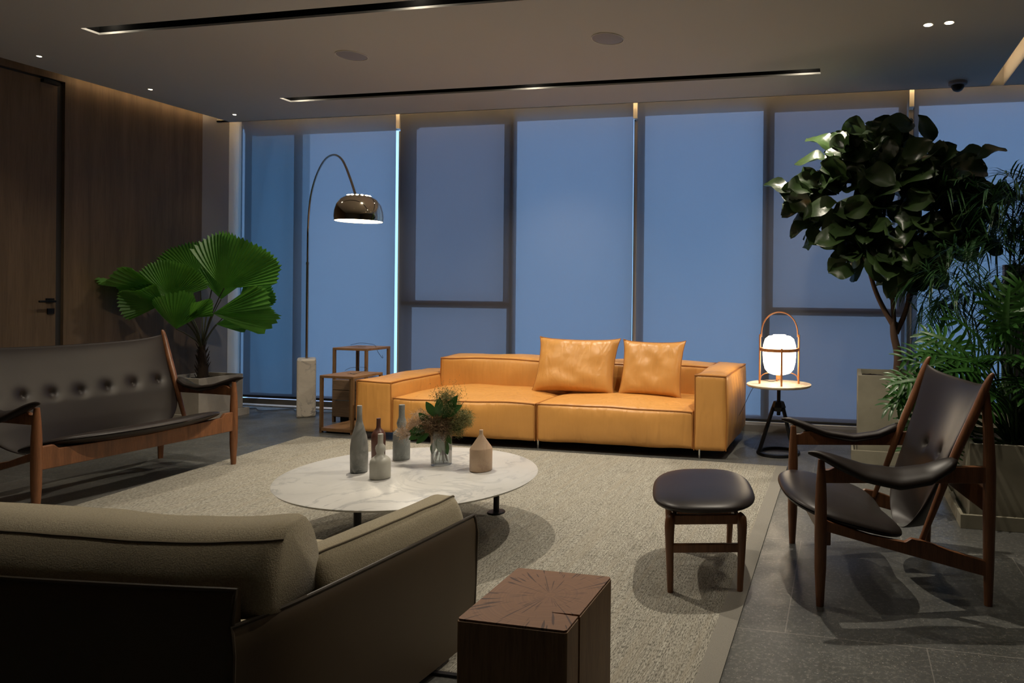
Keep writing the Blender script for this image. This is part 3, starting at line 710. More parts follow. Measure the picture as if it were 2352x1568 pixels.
for side in (1,-1):
    for i in range(R_+1):
        q=math.sin(i/R_*PI/2)
        for j in range(N):
            a=2*PI*j/N; e=2/3.6; x=math.copysign(abs(math.cos(a))**e,math.cos(a)); y=math.copysign(abs(math.sin(a))**e,math.sin(a))
            x=x*.226*(1-.06*y*y)*q; y=y*.315*(1-.10*(x/.226)**2)*q
            th=.030*max(0,1-q**5)**.5
            vs.append((x,y,.352+side*th+(.006*(y/.31)**2)+(.006*(1-q*q) if side>0 else 0)))
n1=(R_+1)*N; fsx=[]
for sd in (0,1):
    for i in range(R_):
        for j in range(N): fsx.append((sd*n1+i*N+j,sd*n1+(i+1)*N+j,sd*n1+(i+1)*N+(j+1)%N,sd*n1+i*N+(j+1)%N))
MB().add(vs,fsx).build('pad','dark_leather',fs_,angle=80)
# ------------------------------------------------------------------ wooden block stool
stp=thing('wood_block_stool','solid oak block stool with a split down its side, in the foreground','stool',(-.77,1.70,RZ))
def stumpm():
    a=Mat('oak_end_grain',(.30,.13,.06),.6); v=a.coord(loc=(-.02,-.01,0)); sx=a.n('SeparateXYZ'); a.l(v,sx.inputs[0])
    at=a.n('Math'); at.operation='ARCTAN2'; a.l(sx.outputs[1],at.inputs[0]); a.l(sx.outputs[0],at.inputs[1])
    ln=a.n('VectorMath'); ln.operation='LENGTH'; cmb=a.n('CombineXYZ'); a.l(sx.outputs[0],cmb.inputs[0]); a.l(sx.outputs[1],cmb.inputs[1]); a.l(cmb.outputs[0],ln.inputs[0])
    c2=a.n('CombineXYZ'); a.l(at.outputs[0],c2.inputs[0]); mu=a.n('Math'); mu.operation='MULTIPLY'; mu.inputs[1].default_value=.55; a.l(ln.outputs['Value'],mu.inputs[0]); a.l(mu.outputs[0],c2.inputs[1])
    ray_=a.noise(c2.outputs[0],17,1.5,.5); c3=a.n('CombineXYZ'); a.l(ln.outputs['Value'],c3.inputs[0]); ring=a.noise(c3.outputs[0],150,2)
    c=a.ramp(ring,[(.3,(.20,.098,.048)),(.7,(.27,.135,.066))])
    cr_=a.ramp(ray_,[(.60,(0,0,0)),(.63,(.85,)*3)]); a.base(a.mix(c,(.05,.02,.01),cr_)); a.bump(ring,.2,.001); return a.m
sx0,sx1,sy0,sy1=-.147,.139,-.165,.16
def chk(p,r=.006): return p
poly=[(sx0+.005,sy0),(sx1-.005,sy0),(sx1,sy0+.005),(sx1,-.089),(.07,-.0845),(.064,-.083),(.07,-.0815),(sx1,-.079),(sx1,sy1-.005),(sx1-.005,sy1),(sx0+.005,sy1),(sx0,sy1-.005),(sx0,sy0+.005)]
blk=MB().prism(poly,'z',0,.437).build('block','oak',stp,smooth=False); bevel(blk,.003)
MB().prism([(x*.985,y*.985) for x,y in poly],'z',.437,.4425).build('end_grain',stumpm(),stp,smooth=False)
# ------------------------------------------------------------------ cream sofa in the foreground
cs=thing('cream_sofa','cream boucle sofa with olive-brown leather shell, seen from behind in the foreground','sofa',(-2.2,1.6,RZ))
O=Vector((-2.2,1.6,RZ))
def shell(name,path,top,zb,th,par):
    P=cr(path,10); n=len(P); secs=[]
    for i,p in enumerate(P):
        t=(P[min(i+1,n-1)]-P[max(0,i-1)]).normalized(); nn=Vector((-t.y,t.x,0)); zt=top(i/(n-1)); q=[]
        prof=[(.012,zb),(.001,zb+.2),(-.001,zt-.06),(.002,zt-.03),(.007,zt-.012),(.014,zt),(th+.004,zt-.006),(th+.006,zb)]
        for a,z in prof: q.append(p-O+nn*a+Vector((0,0,z-0)))
        secs.append(q)
    o=MB().loft(secs).build(name,'shell_leather',par,angle=50)
    top_pts=[s_[5] for s_ in secs]
    MB().tube([secs[0][0],secs[0][2],secs[0][4]]+top_pts+[secs[-1][4],secs[-1][2],secs[-1][0]],.0055,8,False).build('piping','shell_piping',o)
    return o
shell('back_shell',[(-3.5,1.20,0),(-2.9,1.235,0),(-2.4,1.262,0),(-1.98,1.292,0),(-1.60,1.332,0),(-1.385,1.360,0)],lambda t:.542,.03,.022,cs)
shell('arm_shell',[(-1.372,1.350,0),(-1.323,1.510,0),(-1.284,1.80,0),(-1.26,2.05,0),(-1.250,2.22,0)],lambda t:.462+.005*math.sin(t*3),.03,.022,cs)
def cushion(name,path,w,z0,z1,par,seed,bulge=.02,endr=.05,wfun=None):
    P=cr(path,10); n=len(P); secs=[]; K=28; seam=[]
    tot=sum((P[i+1]-P[i]).length for i in range(n-1)); acc=0
    for i,p in enumerate(P):
        if i: acc+=(P[i]-P[i-1]).length
        de=min(acc,tot-acc); g=1 if de>endr else (1-(1-de/endr)**2)**.5; g=max(g,.12)
        t=(P[min(i+1,n-1)]-P[max(0,i-1)]).normalized(); nn=Vector((-t.y,t.x,0)); q=[]
        hw=w/2; hz=(z1-z0)/2; cz=(z0+z1)/2
        for k in range(K):
            a=2*PI*(k+.5)/K; ca,sa=math.cos(a),math.sin(a); e=.42
            x=math.copysign(abs(ca)**e,ca); y=math.copysign(abs(sa)**e,sa)
            x_=x*hw*(1-(1-g)*.30); z_=y*hz*(1-(1-g)*.10)
            if y>.6: z_+=bulge*(1-x*x)
            pp=p-O+nn*(x_)+Vector((0,0,cz+z_)); pp+=noise.noise_vector(pp*2.3+Vector((seed,0,0)))*.012+noise.noise_vector(pp*9+Vector((seed,0,0)))*.003
            q.append(pp)
        secs.append(q)
        seam.append(q[9 if True else 0])
    o=MB().loft(secs).build(name,'boucle',par,angle=80)
    return o,secs
o,sc=cushion('back_cushion',[(-3.35,1.378,0),(-2.6,1.423,0),(-1.98,1.455,0),(-1.6,1.488,0),(-1.365,1.535,0)],.255,.44,.572,cs,3,.098,.045)
# seam along the rear top edge of each cushion
def seamline(o,sc,idx,mat='boucle_seam'):
    MB().tube([s_[idx] for s_ in sc],.0035,6,False).build('seam',mat,o)
def topcorner(sc,rear=True):
    s_=sc[len(sc)//2]; c_=sum(s_,Vector())/len(s_)
    return s_
def pick(sc,sx):
    mid=sc[len(sc)//2]; c_=sum(mid,Vector())/len(mid); t=(sc[len(sc)//2+1][0]-sc[len(sc)//2][0]).normalized(); nn=Vector((-t.y,t.x,0))
    return max(range(len(mid)),key=lambda k:(mid[k]-c_).dot(nn)*sx*1.0+(mid[k]-c_).z*1.0)
seamline(o,sc,pick(sc,-1))
o,sc=cushion('arm_cushion',[(-1.425,1.62,0),(-1.405,1.72,0),(-1.378,1.90,0),(-1.362,2.06,0),(-1.352,2.19,0)],.178,.25,.478,cs,7,.075,.05)
seamline(o,sc,pick(sc,-1))
seat=MB().soft((-.25,.25,.22),(1.0,.40,.10),.05,(0,0,.01,0,.02,0),12,.004,2).build('seat_cushion','boucle',cs,angle=80)
MB().box(-1.2,.86,-.20,.58,.035,.13).build('base','shell_leather',cs,smooth=False)
for x,y in ((-1.15,-.25),(.86,-.2),(.86,.5),(-1.15,.5)): MB().lathe([(.018,0),(.02,.036)],16,(x,y,0)).build('leg','black_metal',cs)
# ------------------------------------------------------------------ arc lamp
al=thing('arc_floor_lamp','arc floor lamp with marble base and polished dome shade, left by the blinds','floor lamp',(-5.193,5.925,0),math.degrees(math.atan2(.656,.755)))
bb_=MB().prism([(-.083,-.125),(.083,-.125),(.083,.125),(-.083,.125)],'z',0,.565).build('marble_base','lamp_marble',al,smooth=False); bevel(bb_,.016,2)
A0=math.atan2(.656,.755); Bp=Vector((-5.193,5.925,0)); Sp=Vector((-3.395,4.353,0)); dr=(Sp-Bp).normalized()
inv=Matrix.Rotation(-A0,3,'Z'); dl=inv@dr
MB().tube([(0,0,.55),(0,0,1.505)],.0115,14).build('stem','steel_tube',al)
arc=[(0,1.48),(0,1.70),(.015,1.87),(.13,2.11),(.37,2.26),(.69,2.352),(1.031,2.388),(1.40,2.36),(1.70,2.285),(1.907,2.185),(2.127,2.041),(2.27,1.935)]
MB().tube([dl*s_+Vector((0,0,z)) for s_,z in cr([(a,b,0) for a,b in arc],5) and [(p.x,p.y) for p in cr([(a,b,0) for a,b in arc],5)]],.0085,12).build('arc_arm','steel_tube',al)
MB().tube([(0,0,1.49),(0,0,1.515)],.0135,14).build('collar','steel_tube',al)
SX=(2.388); sc_=dl*SX+Vector((0,0,1.736))
shp=[(.158,0),(.161,.03),(.158,.07),(.146,.115),(.122,.152),(.085,.176),(.055,.186)]
sh=MB(); 
sh.lathe([(r_q,z) for r_q,z in shp]+[(.045,.189),(.0,.191)],64,sc_,cap=False).build('dome_shade','chrome',al,angle=60)
MB().lathe([(.156,.002),(.1585,.03),(.155,.07),(.143,.112),(.119,.148),(.082,.172),(0,.186)],48,sc_,cap=False).build('shade_lining','white_paint',al)
MB().lathe([(0,.06),(.03,.05),(.045,.02),(.035,-.0),(0,-.008)],24,sc_+Vector((0,0,.03))).build('bulb','bulb_inner',al)
MB().lathe([(0,.008),(.15,.008),(.151,.012),(0,.012)],48,sc_).build('shade_glow_disc','bulb_inner',al)  # glowing disc added to show the shade opening as lit
pf=MB()
for k in range(14):
    a=2*PI*k/14; q=sc_+Vector((.070*math.cos(a),.070*math.sin(a),.1835))
    pf.lathe([(0,.0035),(.009,.0025),(.010,.0)],10,q-Vector((0,0,.0015)))
pf.build('vent_holes','bulb_inner',al)
MB().tube([dl*2.26+Vector((0,0,1.94)),sc_+Vector((0,0,.185))],.010,10).build('swivel','chrome',al)
wS=Bp+dr*SX
spot('arc_lamp_bulb',(wS.x,wS.y,1.735),16,160,.5,.05,(1,.82,.58))
# ------------------------------------------------------------------ cube side tables
def frame_table(name,label,loc,rot,w,d_,h,lower):
    t_=thing(name,label,'side table',loc,rot); k=.024
    for x in (0,w-k):
        for y in (0,d_-k): bevel(MB().box(x,x+k,y,y+k,.0,h-.012).build('leg','oak',t_,smooth=False),.002)
    bevel(MB().box(0,w,0,d_,h-.022,h).build('tabletop','oak_top',t_,smooth=False),.002)
    MB().lathe([(.035,h+.0003),(.036,h+.0022),(0,h+.0022)],24,(w/2,d_/2,0)).build('cable_port','drawer_wood',t_)
    if lower=='shelf':
        bevel(MB().box(0,w,0,d_,.016,.045).build('lower_shelf','oak_top',t_,smooth=False),.002); MB().box(.04,w-.04,.04,d_-.04,0,.018).build('plinth','black_plastic',t_,smooth=False)
    else:
        b=bevel(MB().box(.004,w-.004,.004,d_-.004,.05,.40).build('cabinet_box','drawer_wood',t_,smooth=False),.002)
        MB().box(.05,w-.05,.05,d_-.05,0,.05).build('plinth','black_plastic',t_,smooth=False)
        for z0,z1 in ((.055,.205),(.213,.30),(.306,.395)):
            bevel(MB().box(.01,w-.01,-.008,.004,z0,z1).build('drawer','drawer_wood',b,smooth=False),.002)
        MB().box(.03,w-.03,-.009,-.007,.2055,.2125).build('drawer_gap_highlight','steel',b,smooth=False)  # bright strip stands in for the highlight along the drawer gap
    return t_
frame_table('frame_side_table','lower oak frame side table with a bottom shelf, beside the sofa arm',(-4.465,5.245,0),-3,.345,.37,.50,'shelf')
frame_table('drawer_side_table','taller oak frame side table with drawers, behind the lower one',(-4.715,5.70,0),-2,.375,.33,.70,'drawers')
def cable(label,pts,r=.0025,cat='cable',mat='cord',grp=None):
    o=MB().tube(cr(pts,6),r,6).build('cable',mat); return tag(o,label,cat,grp)
cable('thin black cord coiled on the lower side table',[(-4.42,5.50,.515),(-4.40,5.56,.535),(-4.28,5.58,.54),(-4.2,5.5,.53),(-4.22,5.38,.504),(-4.30,5.42,.504)],.0018)
cable('thin black cord looping over the taller side table',[(-4.68,5.90,.712),(-4.60,5.93,.73),(-4.45,5.9,.725),(-4.38,5.86,.715),(-4.32,5.82,.66),(-4.30,5.86,.60),(-4.33,5.9,.62)],.0018)
cable('thin dark cable wandering over the floor along the left blind',[(-6.35,6.08,.004),(-6.14,6.05,.004),(-6.0,6.14,.004),(-5.87,6.05,.004),(-5.72,6.08,.004),(-5.6,6.19,.004),(-5.45,6.1,.004),(-5.25,6.13,.004)],.003)
cable('dark cable curling on the floor behind the low side table',[(-5.2,6.05,.004),(-5.05,6.15,.004),(-4.9,6.1,.004),(-4.98,6.02,.004),(-4.8,5.98,.004)],.003)
o=bevel(MB().box(-4.93,-4.74,6.06,6.14,0,.05).build('power_strip','drawer_wood',smooth=False)); tag(o,'brown floor socket box behind the side tables','socket')
# ------------------------------------------------------------------ round side table and basket lamp
rt=thing('round_side_table','round pale stone side table on a black tripod, right of the sofa','side table',(-.492,5.445,0))
MB().lathe([(0,.528),(.243,.528),(.252,.535),(.252,.546),(0,.547)],64).build('tabletop','onyx_top',rt,angle=60)
MB().tube([(0,0,.30),(0,0,.528)],.0145,16).build('column','black_metal',rt)
MB().lathe([(.042,.405),(.040,.408),(.056,.365),(.048,.335),(.02,.33),(0,.33)],6).build('hub','black_metal',rt,smooth=False)
for a in (203,327):
    x,y=math.cos(math.radians(a)),math.sin(math.radians(a))
    MB().tube([(x*.045,y*.045,.36),(x*.155,y*.155,.02)],.0155,8).build('leg','black_metal',rt)
MB().lathe([(.135,.0),(.168,.0),(.172,.006),(.168,.022),(.138,.022),(.134,.010),(.135,.0)],56).build('ring_base','black_metal',rt)
bl_=thing('basket_table_lamp','glowing white glass lamp in a wooden basket frame, on the round side table','table lamp',(-.490,5.437,.547),12)
MB().lathe([(.0,.345+.04),(.05,.383),(.052,.376),(.085,.372),(.112,.35),(.127,.30),(.130,.24),(.126,.17),(.112,.115),(.085,.085),(.05,.073),(0,.070)],56).build('glass_shade','opal',bl_,angle=70)
for a in (0,90,180,270):
    x,y=.152*math.cos(math.radians(a)),.152*math.sin(math.radians(a))
    hgt=.385 if a%180==0 else .285
    MB().tube([(x,y,0),(x,y,hgt)],.0078,8).build('post','lamp_wood',bl_)
    dx,dy=x/.152,y/.152
    MB().tube(cr([(dx*.147,dy*.147,.035),(dx*.137,dy*.137,.062),(dx*.10,dy*.10,.082),(dx*.04,dy*.04,.085),(0,0,.080)],5),.0035,6).build('bracket','lamp_wood',bl_)
MB().lathe([(.138,.255),(.1455,.255),(.1455,.279),(.138,.279),(.138,.255)],56).build('hoop','lamp_wood',bl_,angle=30)
MB().lathe([(0,.03),(.012,.035),(.02,.07),(0,.075)],16).build('holder','lamp_wood',bl_)
MB().tube([(.143*math.cos(PI*i/24),0,.365+.195*math.sin(PI*i/24)**.8) for i in range(25)],.0055,8,True).build('handle','lamp_wood',bl_)
MB().tube(cr([(0,0,.03),(-.05,.10,.004),(-.14,.165,.004),(-.20,.18,-.08),(-.26,.16,-.20),(-.33,.14,-.35),(-.34,.14,-.53)],6),.0022,6).build('power_cord','cord',bl_)
pl_=bpy.data.lights.new('basket_lamp_light','POINT'); pl_.energy=5; pl_.color=(1,.78,.5); pl_.shadow_soft_size=.12
po=bpy.data.objects.new('basket_lamp_light',pl_); C.objects.link(po); po.location=(-.490,5.437,.547+.23)
bpy.data.objects['glass_shade'].visible_shadow=True
# ------------------------------------------------------------------ pots
def planter(name,label,loc,rot,w,d_,h,mat,tray=.04,trayh=.07,wall=.028,soilz=.04):
    t_=thing(name,label,'planter',loc,rot)
    q=MB(); ho=trayh*.3
    q.box(-w/2,w/2,-d_/2,-d_/2+wall,ho,h).box(-w/2,w/2,d_/2-wall,d_/2,ho,h).box(-w/2,-w/2+wall,-d_/2+wall,d_/2-wall,ho,h).box(w/2-wall,w/2,-d_/2+wall,d_/2-wall,ho,h).box(-w/2+wall,w/2-wall,-d_/2+wall,d_/2-wall,ho,ho+.03)
    q.build('pot_body',mat,t_,smooth=False)
    W2,D2=w/2+tray,d_/2+tray; k=.018
    bevel(MB().box(-W2,W2,-D2,-D2+k,.0,trayh).box(-W2,W2,D2-k,D2,0,trayh).box(-W2,-W2+k,-D2+k,D2-k,0,trayh).box(W2-k,W2,-D2+k,D2-k,0,trayh).box(-W2+k,W2-k,-D2+k,D2-k,0,ho).build('saucer',mat,t_,smooth=False),.002)
    b=MB(); rn=random.Random(3); n=16
    vs=[(-w/2+wall+(w-2*wall)*i/n,-d_/2+wall+(d_-2*wall)*j/n,h-soilz+rn.uniform(-.008,.008)) for i in range(n+1) for j in range(n+1)]
    b.add(vs,[(i*(n+1)+j,(i+1)*(n+1)+j,(i+1)*(n+1)+j+1,i*(n+1)+j+1) for i in range(n) for j in range(n)]).build('soil','soil',t_,smooth=False)
    return t_
planter('square_planter','pale square concrete planter with saucer, in the left corner behind the settee',(-6.07,5.60,0),-3,.46,.46,.405,'pale_concrete')
planter('tall_planter','tall concrete planter under the fiddle-leaf fig, right of the round side table',(.345,5.53,0),0,.47,.47,.65,'concrete',.045,.10)
planter('trough_planter','wide low concrete planter with saucer, behind the easy chair at the right edge',(1.24,4.27,0),0,1.12,.56,.445,'concrete',.055,.075)
planter('back_planter','concrete planter holding the bamboo palm, mostly hidden behind the plants',(1.12,5.30,0),0,.62,.50,.45,'concrete',.03,.05)
pt=MB().box(1.25,3.28,5.90,5.98,0,1.50).build('partition','dark_wall',smooth=False); tag(pt,'low dark grey partition behind the plants at the right edge','partition')
# ------------------------------------------------------------------ fan palm
fp=thing('fan_palm','fan palm with large round pleated leaves, in the left corner planter','plant',(-6.06,5.59,.37))
FO=Vector((-6.06,5.59,.37))
tr=MB().tube([(0,0,-.02),(.005,0,.12),(0,-.01,.24),(0,-.01,.33)],[.05,.042,.034,.026],12)
for i in range(46):
    a=rnd.uniform(0,2*PI); z=rnd.uniform(0,.30); r0=.045-.05*z; p=Vector((r0*math.cos(a),r0*math.sin(a),z)); q=p*1.0+Vector((math.cos(a)*rnd.uniform(.01,.03),math.sin(a)*rnd.uniform(.01,.03),rnd.uniform(.03,.07)))
    tr.tube([p,q],[.006,.002],5)
tr.build('trunk','palm_bark',fp)
eL=Vector((.35,.93,0)).normalized(); eR=Vector((.95,.30,0)).normalized(); eM=Vector((.75,.65,0)).normalized()
# hub, right axis, mid angle, span, radius, lean (towards camera), waviness
FL=[((-5.78,5.55,1.25),eR,66,125,.52,.25,.05,1),((-6.10,5.30,1.15),eM,92,150,.34,.30,.1,2),((-6.16,5.64,1.33),eM,112,145,.39,-.10,0,3),((-6.10,5.75,1.36),eM,70,90,.33,-.1,0,13),((-5.95,5.68,1.14),eM,86,88,.37,.10,0,4),
    ((-6.22,5.36,1.235),eL,178,80,.50,1.25,0,5),((-6.16,5.28,1.10),eL,165,100,.33,.8,0,6),((-6.02,5.28,.87),eR,78,95,.34,.45,0,7),((-5.80,5.45,1.01),eR,2,66,.52,.45,0,8),
    ((-5.86,5.78,1.09),eR,36,75,.36,-.15,0,9),((-5.86,5.26,.985),eR,32,62,.24,.7,0,10),((-5.92,5.6,.90),eR,8,50,.30,.3,0,11),((-6.2,5.5,1.12),eM,150,60,.34,.5,0,12)]
for hub,ex,mid,span,R0,lean,_,sd in FL:
    hub=Vector(hub)-FO; nz=Vector((ex.y,-ex.x,0)); upv=(UP*math.cos(lean)+nz*math.sin(lean)).normalized(); nn=ex.cross(upv)*1.0
    if nn.dot(Vector((0,-1,0)))<0: nn=-nn
    ribs=int(span/4.2); vs=[]; K=9; nr=2*ribs+1
    for i in range(nr):
        th=math.radians(mid-span/2+span*i/(nr-1)); d=ex*math.cos(th)+upv*math.sin(th)
        edge=1+ .035*(1 if i%2 else -1)+.04*noise.noise(Vector((i*.3,sd,0))); q=(i/(nr-1)-.5)*2; edge*=1-.16*abs(q)**3
        for k in range(K):
            rr=R0*edge*(k/(K-1)); pleat=(1 if i%2 else -1)*.012*(rr/R0)*R0*2
            wv=.17*R0*math.sin(q*4.5+sd*1.7)*(rr/R0)**1.5-.22*R0*(rr/R0)**2*(1 if sd%3 else .6)+.16*R0*(q*q)*(rr/R0)
            vs.append(hub+d*rr+nn*(pleat+wv)*1.0)
    MB().add(vs,[(i*K+k,(i+1)*K+k,(i+1)*K+k+1,i*K+k+1) for i in range(nr-1) for k in range(K-1)]).build('leaf','fan_leaf',fp,smooth=False)
    MB().tube(cr([(0,-.01,.28),(hub.x*.25,hub.y*.25,.28+(hub.z-.28)*.42),(hub.x*.7,hub.y*.7,.28+(hub.z-.28)*.8),hub],5),[.007]*8+[.005]*8,7).build('petiole','petiole',fp)
# ------------------------------------------------------------------ fiddle-leaf fig
rnd=random.Random(11)
ff=thing('fiddle_leaf_fig','tall fiddle-leaf fig tree with large dark leaves, in the tall planter','plant',(.409,5.598,.60))
GO=Vector((.409,5.598,.60))
def br(pts,rr): return MB().tube(cr([Vector(p)-GO for p in pts],6),[lerp([(i/(len(rr)-1),q) for i,q in enumerate(rr)],k/(6*(len(pts)-1))) for k in range(6*(len(pts)-1)+1)],10)
br([(.409,5.598,.59),(.415,5.598,.78),(.385,5.593,.93),(.382,5.593,1.04)],[.034,.03,.028,.03]).build('trunk','bark',ff)
B_=[([(.385,5.593,1.0),(.30,5.58,1.15),(.237,5.564,1.289),(.151,5.546,1.543),(.016,5.519,1.812),(-.15,5.49,1.95)],[.022,.02,.018,.014,.010,.005]),
    ([(.385,5.593,1.0),(.372,5.59,1.2),(.355,5.588,1.375),(.298,5.577,1.781),(.326,5.584,2.2),(.33,5.58,2.45)],[.020,.018,.016,.013,.010,.005]),
    ([(.40,5.595,.95),(.47,5.61,1.12),(.50,5.615,1.275),(.565,5.632,1.649),(.70,5.66,2.0),(.80,5.66,2.3)],[.022,.020,.018,.014,.010,.005]),
    ([(.45,5.6,1.05),(.52,5.66,1.25),(.62,5.7,1.5),(.75,5.7,1.8),(.95,5.7,1.95)],[.016,.013,.011,.009,.005]),
    ([(.298,5.577,1.70),(.18,5.5,1.95),(.10,5.45,2.2),(.05,5.43,2.35)],[.010,.009,.007,.004])]
for p,r in B_: br(p,r).build('branch','bark',ff)
CL=[]  # leaf clusters: centre of the shoot, leaves, size
import itertools
raw=[(.0,2.42,8,.27),(.08,2.30,8,.27),(.30,2.50,7,.28),(.33,2.36,8,.27),(.80,2.32,8,.25),(.72,2.22,7,.25),(-.02,2.16,8,.28),(.33,2.14,8,.28),(-.28,2.02,8,.27),(-.20,1.86,7,.24),(-.16,2.10,5,.22),(.02,1.88,9,.27),(.22,1.95,9,.27),(.46,2.02,9,.29),(.66,2.08,9,.28),(.86,2.10,8,.25),(.93,1.98,6,.24),(.08,1.68,8,.25),(.30,1.72,8,.26),(.54,1.78,9,.27),(.75,1.85,9,.26),(.12,1.58,6,.24),(.32,1.52,6,.25),(.55,1.50,8,.25),(.72,1.60,8,.25),(.10,1.46,2,.21),(.42,1.42,3,.21),(.85,1.7,7,.24)]
lf=MB()
obov=lambda t: (math.sin(PI*min(1,t**1.25*.97+.02))**.62)*(.62+.38*t)
for x,z,n,L_ in [(a,1.95+(b-1.95)*.88,c,d) for a,b,c,d in raw]:
    for k in range(int(n*1.5)):
        y=5.56+rnd.uniform(-.22,.22); c_=Vector((x+rnd.gauss(0,.05),y,z+rnd.gauss(0,.05)-.03))
        a=rnd.uniform(0,2*PI); out=Vector((math.cos(a),math.sin(a)*.8-.25,0))
        cen=Vector((.35,5.58,1.9)); ow=(c_-cen); ow.z*=.6
        d=(out*.8+ow.normalized()*.6+UP*rnd.uniform(-.5,.8)).normalized()
        nn=(UP*rnd.uniform(.1,.9)+Vector((rnd.gauss(0,.4),-.75+rnd.gauss(0,.3),0)))
        LL=L_*rnd.uniform(.85,1.1)
        blade(lf,c_-GO,d,nn,LL,LL*.42,rnd.uniform(.1,.55),10,obov,.17,.32)
lf.build('foliage','fig_leaf',ff,angle=70)
# ------------------------------------------------------------------ bamboo palm
rnd=random.Random(21)
ap=thing('bamboo_palm','bushy bamboo palm with thin feathery fronds, at the right edge behind the other plants','plant',(1.12,5.30,.40))
PO=Vector((1.12,5.30,.40))
stm=MB(); fol=MB()
def leaflet(b,p,d,n,L_,w,droop):
    d=d.normalized(); s_=d.cross(n).normalized(); vs=[]
    for t in (0,.3,.65,1):
        c_=p+d*L_*t-UP*droop*L_*t*t; ww=w*(.5 if t==0 else 1 if t==.3 else .75 if t==.65 else .05); vs+= [c_-s_*ww,c_+s_*ww]
    b.add(vs,[(0,1,3,2),(2,3,5,4),(4,5,7,6)])
for i in range(25):
    bx=rnd.uniform(-.17,.27); by=rnd.uniform(-.14,.14); h=rnd.uniform(.8,1.6) if i>5 else rnd.uniform(.5,.8)
    top=Vector((bx*1.5+rnd.gauss(0,.06),by*1.5+rnd.gauss(0,.05)-.02,h))
    stm.tube(cr([(bx,by,-.02),(bx*1.2,by*1.2,h*.5),top],6),[.0075]*6+[.0055]*7,7)
    for q in range(4):
        a=rnd.uniform(0,2*PI); dd=Vector((math.cos(a),math.sin(a)*.9-.1,0)); Lr=rnd.uniform(.32,.52)
        s0=top-Vector((0,0,rnd.uniform(0,.22)))
        P=[s0+dd*Lr*t*.85+UP*Lr*(1.05*t-.85*t*t*rnd.uniform(.8,1.3)) for t in [k/12 for k in range(13)]]
        stm.tube(P,[.0032*(1-k/14) for k in range(13)],5)
        for k in range(3,13):
            t=(P[k]-P[k-1]).normalized(); sd=t.cross(UP).normalized(); L_=.24*math.sin(PI*(k-1)/13)**.5+.03
            for sg in (-1,1):
                leaflet(fol,P[k],sd*sg+t*.9+UP*rnd.uniform(-.05,.3),UP,L_*rnd.uniform(.8,1.1),.0062,.35)
                leaflet(fol,(P[k]+P[k-1])/2,sd*sg+t*.9+UP*rnd.uniform(-.1,.25),UP,L_*rnd.uniform(.8,1.1),.0062,.35)
stm.build('canes','green_stem',ap); fol.build('fronds','areca_leaf',ap,smooth=False)
# ------------------------------------------------------------------ philodendron
rnd=random.Random(8)
ph=thing('philodendron','leafy philodendron with deeply fingered leaves, in the wide planter behind the chair','plant',(1.0,4.27,.40))
QO=Vector((1.0,4.27,.40)); pet=MB(); fol=MB()
def philo(hub,d,nn,L_):
    d=d.normalized(); nn=(nn-d*nn.dot(d)).normalized(); s_=d.cross(nn)
    blade(fol,hub,d,nn,L_,L_*.075,.25,8,lambda t:(1-t)**.5+.1)
    K=9
    for k in range(K):
        t=(k/K)**1.15; p=hub+d*L_*t*.90-nn*.25*L_*t*t; ang=math.radians(132-104*t); ll=L_*(.56-.24*t+.10*math.sin(t*PI))*rnd.uniform(.88,1.08)
        for sg in (-1,1):
            dd=d*math.cos(ang)+s_*sg*math.sin(ang)+nn*.12
            blade(fol,p,dd,nn,ll,L_*.036,.42,5,lambda q:.75+.45*math.sin(q*PI*.9) if q<.92 else .35,.05,.25)
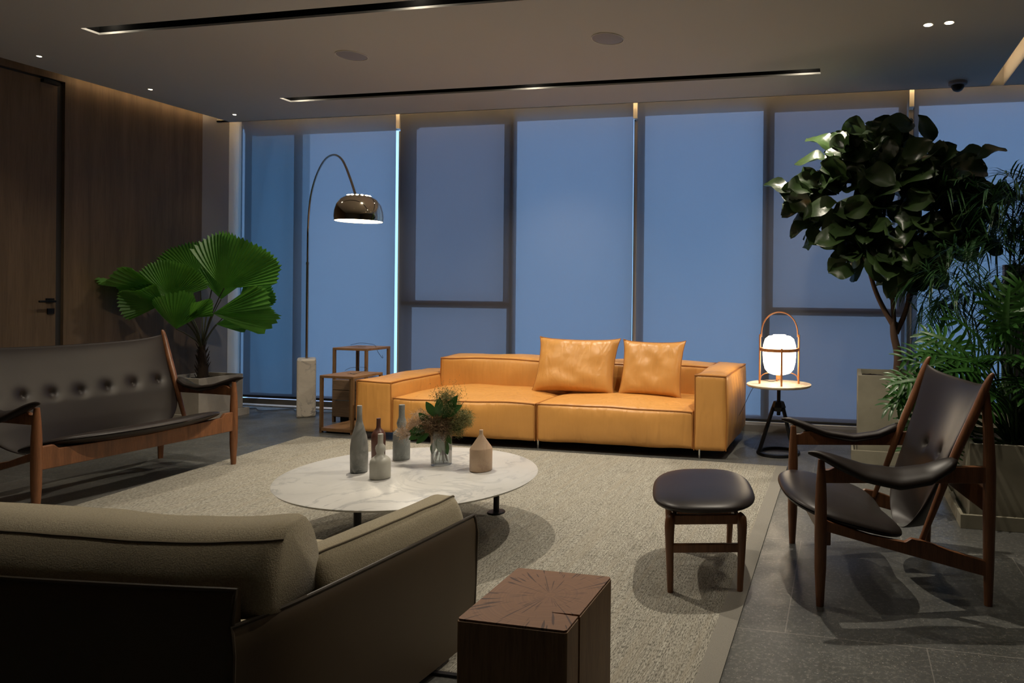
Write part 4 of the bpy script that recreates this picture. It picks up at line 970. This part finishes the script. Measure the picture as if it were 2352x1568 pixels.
spec=[((-.36,-.05,.48),(-.75,-.35,.35),.27),((-.22,.0,.60),(-.55,-.4,.65),.27),((-.42,.02,.33),(-.9,-.3,.05),.26),((-.46,-.02,.22),(-.9,-.3,-.35),.26),((-.40,.05,.14),(-.9,-.3,-.6),.25),((-.10,-.05,.66),(-.1,-.5,.85),.30),((.02,-.05,.60),(.4,-.5,.6),.28),((-.26,-.10,.42),(-.6,-.6,.2),.27),((-.12,-.1,.50),(-.2,-.8,.3),.28),((.05,-.05,.45),(.5,-.7,.3),.28),((.15,.0,.62),(.8,-.3,.5),.28),((.22,-.05,.45),(.8,-.5,.1),.28),((-.33,-.12,.28),(-.7,-.6,-.1),.26),((-.18,-.14,.33),(-.3,-.8,0),.27),((.10,-.12,.30),(.5,-.8,-.1),.27),((.3,.0,.35),(.9,-.3,-.1),.28),((.28,-.02,.55),(.9,-.2,.3),.28),((-.30,.08,.52),(-.8,.1,.5),.27),((0,.05,.70),(.1,.2,.9),.27),((.4,.02,.5),(.9,.1,.3),.28),((-.05,-.12,.40),(.0,-.9,.1),.27),((.38,-.1,.25),(.9,-.5,-.3),.27)]
spec+=[((-.50,-.05,.10),(-.8,-.3,-.7),.27),((-.44,-.12,.06),(-.6,-.5,-.8),.25),((-.52,.05,.28),(-1,-.2,-.2),.27),((-.48,-.08,.36),(-.9,-.4,.1),.27),((-.38,.0,.44),(-.8,-.4,.15),.27)]
spec=spec+[((a[0]*rnd.uniform(.8,1.2)+.03,a[1]+rnd.uniform(-.05,.1),a[2]*rnd.uniform(.8,1.12)),(b[0]+rnd.gauss(0,.25),b[1]+rnd.gauss(0,.2),b[2]+rnd.gauss(0,.25)),c) for a,b,c in spec]
for h,d,L_ in spec:
    h=Vector(h)+Vector((rnd.gauss(0,.015),rnd.gauss(0,.015),rnd.gauss(0,.015))); b=Vector((rnd.uniform(-.07,.09),rnd.uniform(-.06,.06),-.02))
    pet.tube(cr([b,b*.5+Vector((h.x*.35,h.y*.35,h.z*.5)),h],6),[.008]*6+[.005]*7,7)
    philo(h,Vector(d),UP*.8+Vector((0,-.55,0))+Vector((rnd.gauss(0,.2),0,0)),L_)
for i in range(20):
    a=rnd.uniform(0,2*PI); pet.tube(cr([(rnd.uniform(-.06,.1),rnd.uniform(-.05,.05),-.02),(math.cos(a)*.08,math.sin(a)*.06,.2),(math.cos(a)*.22,math.sin(a)*.15,.34)],5),[.008]*6+[.004]*5,6)
pet.build('petioles','green_stem',ph); fol.build('leaves','philo_leaf',ph,angle=70)
